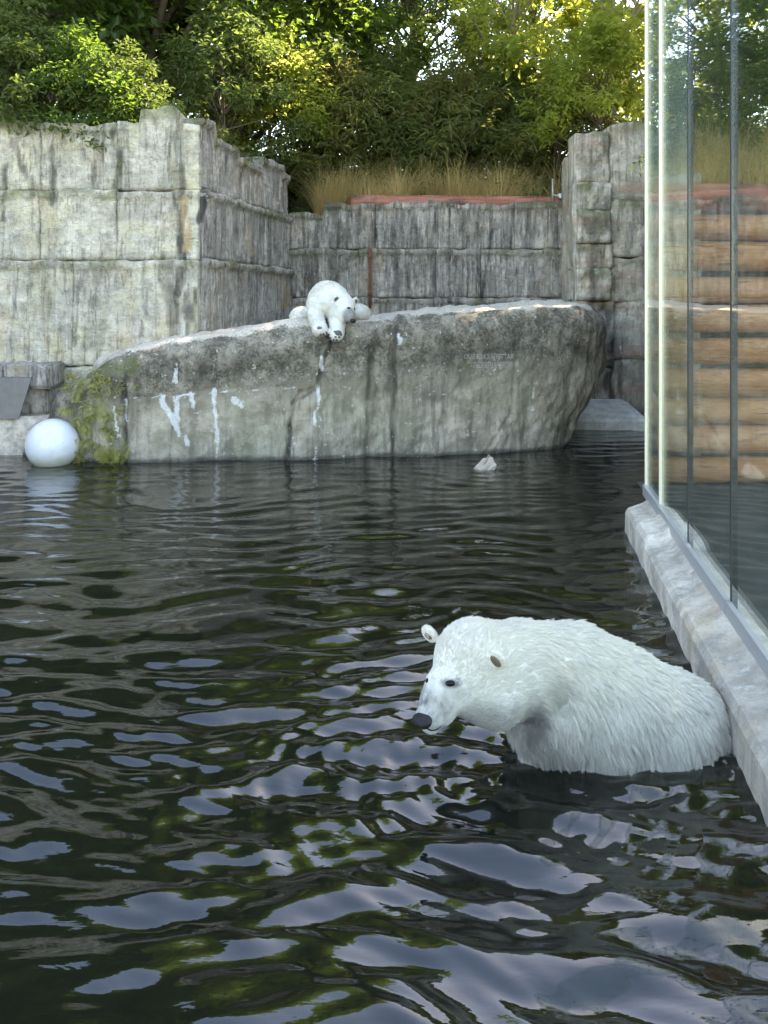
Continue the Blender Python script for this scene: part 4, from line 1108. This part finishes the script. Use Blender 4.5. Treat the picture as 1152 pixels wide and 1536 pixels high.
tree_proto('tallA', 'bark', 'leaf_dark', seed=1, H=15.0, cr=3.9, ch=0, ncl=210, per=120, lsize=.23, aspect=.55, droop=.35, trunk_r=.28, lowest=.12)
tree_proto('tallC', 'bark', 'leaf_dark', seed=11, H=22.0, cr=5.2, ch=0, ncl=430, per=105, lsize=.26, aspect=.55, droop=.35, trunk_r=.36, lowest=.10)
tree_proto('tallB', 'bark', 'leaf_mid', seed=2, H=12.0, cr=3.4, ch=0, ncl=190, per=120, lsize=.20, aspect=.5, droop=.3, trunk_r=.22, lowest=.10)
tree_proto('lime', 'bark_pale', 'leaf_lime', seed=3, H=9.5, cr=2.9, ch=0, ncl=120, per=120, lsize=.19, aspect=.6, droop=.3, trunk_r=.17, lowest=.16)
tree_proto('open', 'bark_pale', 'leaf_lime', seed=8, H=10.0, cr=3.0, ch=0, ncl=80, per=110, lsize=.18, aspect=.55, droop=.3, trunk_r=.20, lowest=.34, lean=(2.6, .4))
tree_proto('shrubA', 'bark', 'leaf_mid', seed=4, H=3.4, cr=1.7, ch=0, ncl=100, per=90, lsize=.15, aspect=.4, droop=.35, trunk_r=.06, lowest=.04, clr=(.5, 1.0))
tree_proto('shrubB', 'bark', 'leaf_olive', seed=5, H=3.2, cr=1.8, ch=0, ncl=110, per=85, lsize=.21, aspect=.16, droop=.55, trunk_r=.05, lowest=.03, clr=(.5, 1.1))
tree_proto('shrubC', 'bark', 'leaf_dark', seed=6, H=2.6, cr=1.4, ch=0, ncl=80, per=90, lsize=.14, aspect=.45, droop=.2, trunk_r=.05, lowest=.04, clr=(.5, 1.0))

def gx_(pxv, D): return (pxv - CX) / FPX * D
T = [  # key, name, px, D, scale, rot, leaf, label, cat, group
 ('tallC', 'broadleaf_tree', 205, 20.5, 1.0, 0.4, None, 'tall dark-leaved tree rising highest over the stepped wall', 'tree'),
 ('tallC', 'broadleaf_tree', -130, 20.5, 1.0, 2.2, None, 'tall dark tree far along the stepped wall past the white ball', 'tree'),
 ('tallC', 'broadleaf_tree', 335, 23.5, .98, 1.9, None, 'very tall dark tree behind the corner of the stepped wall', 'tree'),
 ('tallC', 'broadleaf_tree', 45, 18.8, .9, 3.3, None, 'broad dark tree close behind the pale face of the stepped wall', 'tree'),
 ('tallA', 'broadleaf_tree', 30, 26.5, 1.15, 4.0, 'leaf_mid', 'tall green tree standing back behind the stepped wall', 'tree'),
 ('tallB', 'broadleaf_tree', 345, 21.5, 1.05, 1.0, None, 'mid-green tree behind the streaked side face of the stepped wall', 'tree'),
 ('tallB', 'broadleaf_tree', 480, 25.5, .95, 3.1, 'leaf_dark', 'dark tree behind the join of stepped wall and low wall', 'tree'),
 ('tallB', 'broadleaf_tree', 620, 26.5, .85, 5.0, None, 'mid-green tree far behind the middle of the low wall', 'tree'),
 ('tallB', 'broadleaf_tree', 800, 28.5, .85, 0.7, 'leaf_dark', 'dark tree seen behind the pale leaning trunk', 'tree'),
 ('open', 'leaning_tree', 700, 23.0, .95, 0.0, None, 'lime-green tree with a pale leaning trunk behind the low wall', 'tree'),
 ('lime', 'broadleaf_tree', 915, 21.0, 1.1, 2.0, None, 'bright lime-green sunlit tree behind the tall block wall', 'tree'),
 ('lime', 'broadleaf_tree', 1010, 23.0, 1.45, 4.5, None, 'tall lime-green tree behind the glass posts', 'tree'),
 ('tallB', 'broadleaf_tree', 1225, 16.5, .80, 1.7, None, 'mid-green tree rooted on the bank above the log wall', 'tree'),
 ('tallA', 'broadleaf_tree', 1520, 13.2, .85, 5.7, None, 'tallest dark tree standing on the bank beyond the end of the log wall', 'tree'),
 ('tallB', 'broadleaf_tree', 1420, 10.9, .85, 2.9, 'leaf_dark', 'dark-leaved tree rooted on the bank above the log wall', 'tree'),
]
for key, nm, pxv, D, sc, rot, leaf, lab, cat in T:
    place_tree(key, nm, gx_(pxv, D), D, lab, cat, 'trees behind the walls', sc, rot, -.1, leaf)
S = [
 ('shrubA', 25, 14.95, .85, .3, 'leaf_mid', 'mid-green leafy bush spilling over the stepped wall above the ball'),
 ('shrubA', 120, 14.9, .72, 1.3, 'leaf_dark', 'green leafy bush spilling over the pale face of the stepped wall'),
 ('shrubC', 185, 14.9, .75, 2.1, 'leaf_mid', 'small dense bush on the stepped wall beside its highest hump'),
 ('shrubA', -90, 15.6, 1.1, 4.1, None, 'green bush on the far end of the stepped wall'),
 ('shrubA', 335, 17.8, .95, 5.1, 'leaf_mid', 'bright green bush behind the stepped side face'),
 ('shrubA', 405, 20.4, 1.05, .9, 'leaf_lime', 'yellow-green bush at the end of the stepped side face'),
 ('shrubC', 455, 20.0, .62, 3.3, None, 'small dark bush at the end of the reflected log'),
 ('shrubB', 500, 21.2, 1.15, .2, None, 'arching olive willow bush behind the low wall near the dark bush'),
 ('shrubB', 590, 22.0, 1.2, 1.9, 'leaf_mid', 'green arching willow bush behind the middle of the reflected log'),
 ('shrubB', 680, 21.4, 1.15, 3.6, None, 'arching olive willow bush behind the rusty pipe section of wall'),
 ('shrubB', 765, 21.8, 1.15, 5.2, 'leaf_mid', 'green arching willow bush beside the floodlight post'),
 ('shrubB', 840, 20.6, 1.0, 2.6, None, 'olive willow bush between the floodlight and the tall block wall'),
 ('shrubA', 900, 19.5, 1.0, 4.4, 'leaf_lime', 'lime bush behind the tall block wall'),
 ('shrubA', 560, 24.0, 1.4, 2.4, 'leaf_mid', 'large mid-green bush behind the willow bushes'),
 ('shrubA', 740, 24.5, 1.4, .6, 'leaf_olive', 'large olive bush under the leaning tree'),
 ('shrubA', 1110, 13.0, .8, 5.5, 'leaf_dark', 'dark bush in the dry grass above the log wall'),
]
for key, pxv, D, sc, rot, leaf, lab in S:
    place_tree(key, 'shrub', gx_(pxv, D), D, lab, 'bush', 'bushes on the banks', sc, rot, -.15 if D > 15 else -.45, leaf)

# grasses
def blades(pts, h, w, bend, rng, segs=4):
    n = len(pts); H = h * rng.uniform(.35, 1.2, n) * (1 + .7 * fbm(pts * np.array([2.2, 2.2, 0]), 55, 3)); a = rng.random(n) * 6.283; dirv = np.stack([np.cos(a), np.sin(a), 0 * a], 1)
    sd = np.stack([-np.sin(a), np.cos(a), 0 * a], 1); bd = bend * rng.uniform(.2, 1.5, n)
    rows = []
    for i in range(segs + 1):
        t = i / segs; c = pts + dirv * (bd * H * t * t)[:, None] + np.array([0, 0, 1.0]) * (H * (t - .25 * bd * t * t))[:, None]
        ww = w * (1 - t ** 2 * .92) * rng.uniform(.9, 1.1); rows.append(c - sd * ww / 2); rows.append(c + sd * ww / 2)
    V = np.stack(rows, 1).reshape(-1, 3); b_ = np.arange(n)[:, None] * (2 * segs + 2)
    F = np.concatenate([b_ + np.array([2 * i, 2 * i + 1, 2 * i + 3, 2 * i + 2]) for i in range(segs)], 0)
    return V, F
rng = np.random.default_rng(44)
def scatter(n, x0, x1, y0, y1):
    x = rng.uniform(x0, x1, n); y = rng.uniform(y0, y1, n); return np.column_stack([x, y, ground_z(x, y) - .03])
g = scatter(22000, -1.6, 4.4, 19.0, 20.9); cl = fbm(g * np.array([1.6, 1.6, 0]), 9, 2); g = g[cl > -.25]
V, F = blades(g, 1.05, .013, .7, rng); gr = mesh_obj('dry_grass', V, F, M['grass_dry'], None, False)
tag(gr, 'tall dry straw grass growing behind the low wall', 'grass', kind='stuff')
g = scatter(13000, 3.3, 8.5, LOG_Y + .32, 12.6); g = g[(g[:, 0] > .318 * g[:, 1] + .36)]
V, F = blades(g, .75, .008, .6, rng); gr = mesh_obj('dry_grass', V, F, M['grass_dry'], None, False)
tag(gr, 'tall golden dry grass on the bank above the log wall', 'grass', kind='stuff')
g = scatter(4500, -9.0, -2.9, 14.5, 15.6)
V, F = blades(g, .55, .010, .8, rng); gr = mesh_obj('bank_grass', V, F, M['leaf_olive'], None, False)
tag(gr, 'green and olive grass along the top of the stepped wall', 'grass', kind='stuff')

# foliage reflection, modelled as a plant at the boulder's low end
def reflected_fern(root, fronds, parent):
    for (x0, y0, x1, y1, D0, D1) in fronds:
        a = P(x0, y0, D0); b_ = P(x1, y1, D1); m_ = (a + b_) / 2 + np.array([0, -.05, .06])
        Vs = []; Fs = []; n = 16
        for i in range(n):
            t = (i + .5) / n; c = (1 - t) ** 2 * a + 2 * t * (1 - t) * m_ + t * t * b_
            tg_ = 2 * (1 - t) * (m_ - a) + 2 * t * (b_ - m_); tg_ /= np.linalg.norm(tg_); sd = np.cross(tg_, (0, -1, .3)); sd /= np.linalg.norm(sd)
            L = .085 * math.sin(math.pi * (.12 + .86 * t)) * random.uniform(.7, 1.2) + .03
            for s in (-1, 1):
                o = len(Vs); dv = sd * s * L + tg_ * L * .45 + np.array([0, -.2 * L, -.35 * L]); wv = tg_ * .010
                Vs += [c, c + dv * .5 + wv, c + dv, c + dv * .5 - wv]; Fs += [(o, o + 1, o + 2), (o, o + 2, o + 3)]
        mesh_obj('frond', Vs, Fs, M['reflected_fern'], parent, False)
reflected_fern_root = empty('reflected_fern', tuple(P(150, 690, 12.5)))
fr_ = []
for i in range(12):
    x0 = random.uniform(110, 188); y0 = random.uniform(560, 676); fr_.append((x0, y0, x0 + random.uniform(-26, 26), y0 + random.uniform(6, 34), 12.75 - (y0 - 560) * .0006, 12.42))
for i in range(9):
    x0 = random.uniform(104, 192); fr_.append((x0, 696, x0 + random.uniform(-18, 18), 668 + random.uniform(-10, 14), 12.52, 12.35))
reflected_fern(reflected_fern_root, fr_, reflected_fern_root)
fc = np.array([P(random.uniform(100, 190), random.uniform(562, 690), 12.5 + random.uniform(-.12, .12)) for _ in range(24)])
V, F = leaf_cloud(fc, np.random.default_rng(3).uniform(.05, .13, 24), 26, .085, .28, .5, np.random.default_rng(12)); mesh_obj('foliage', V, F, M['reflected_fern'], reflected_fern_root, False)
adopt(reflected_fern_root); tag(reflected_fern_root, 'reflected yellow-green foliage modelled on the low end of the boulder', 'reflected_fern')
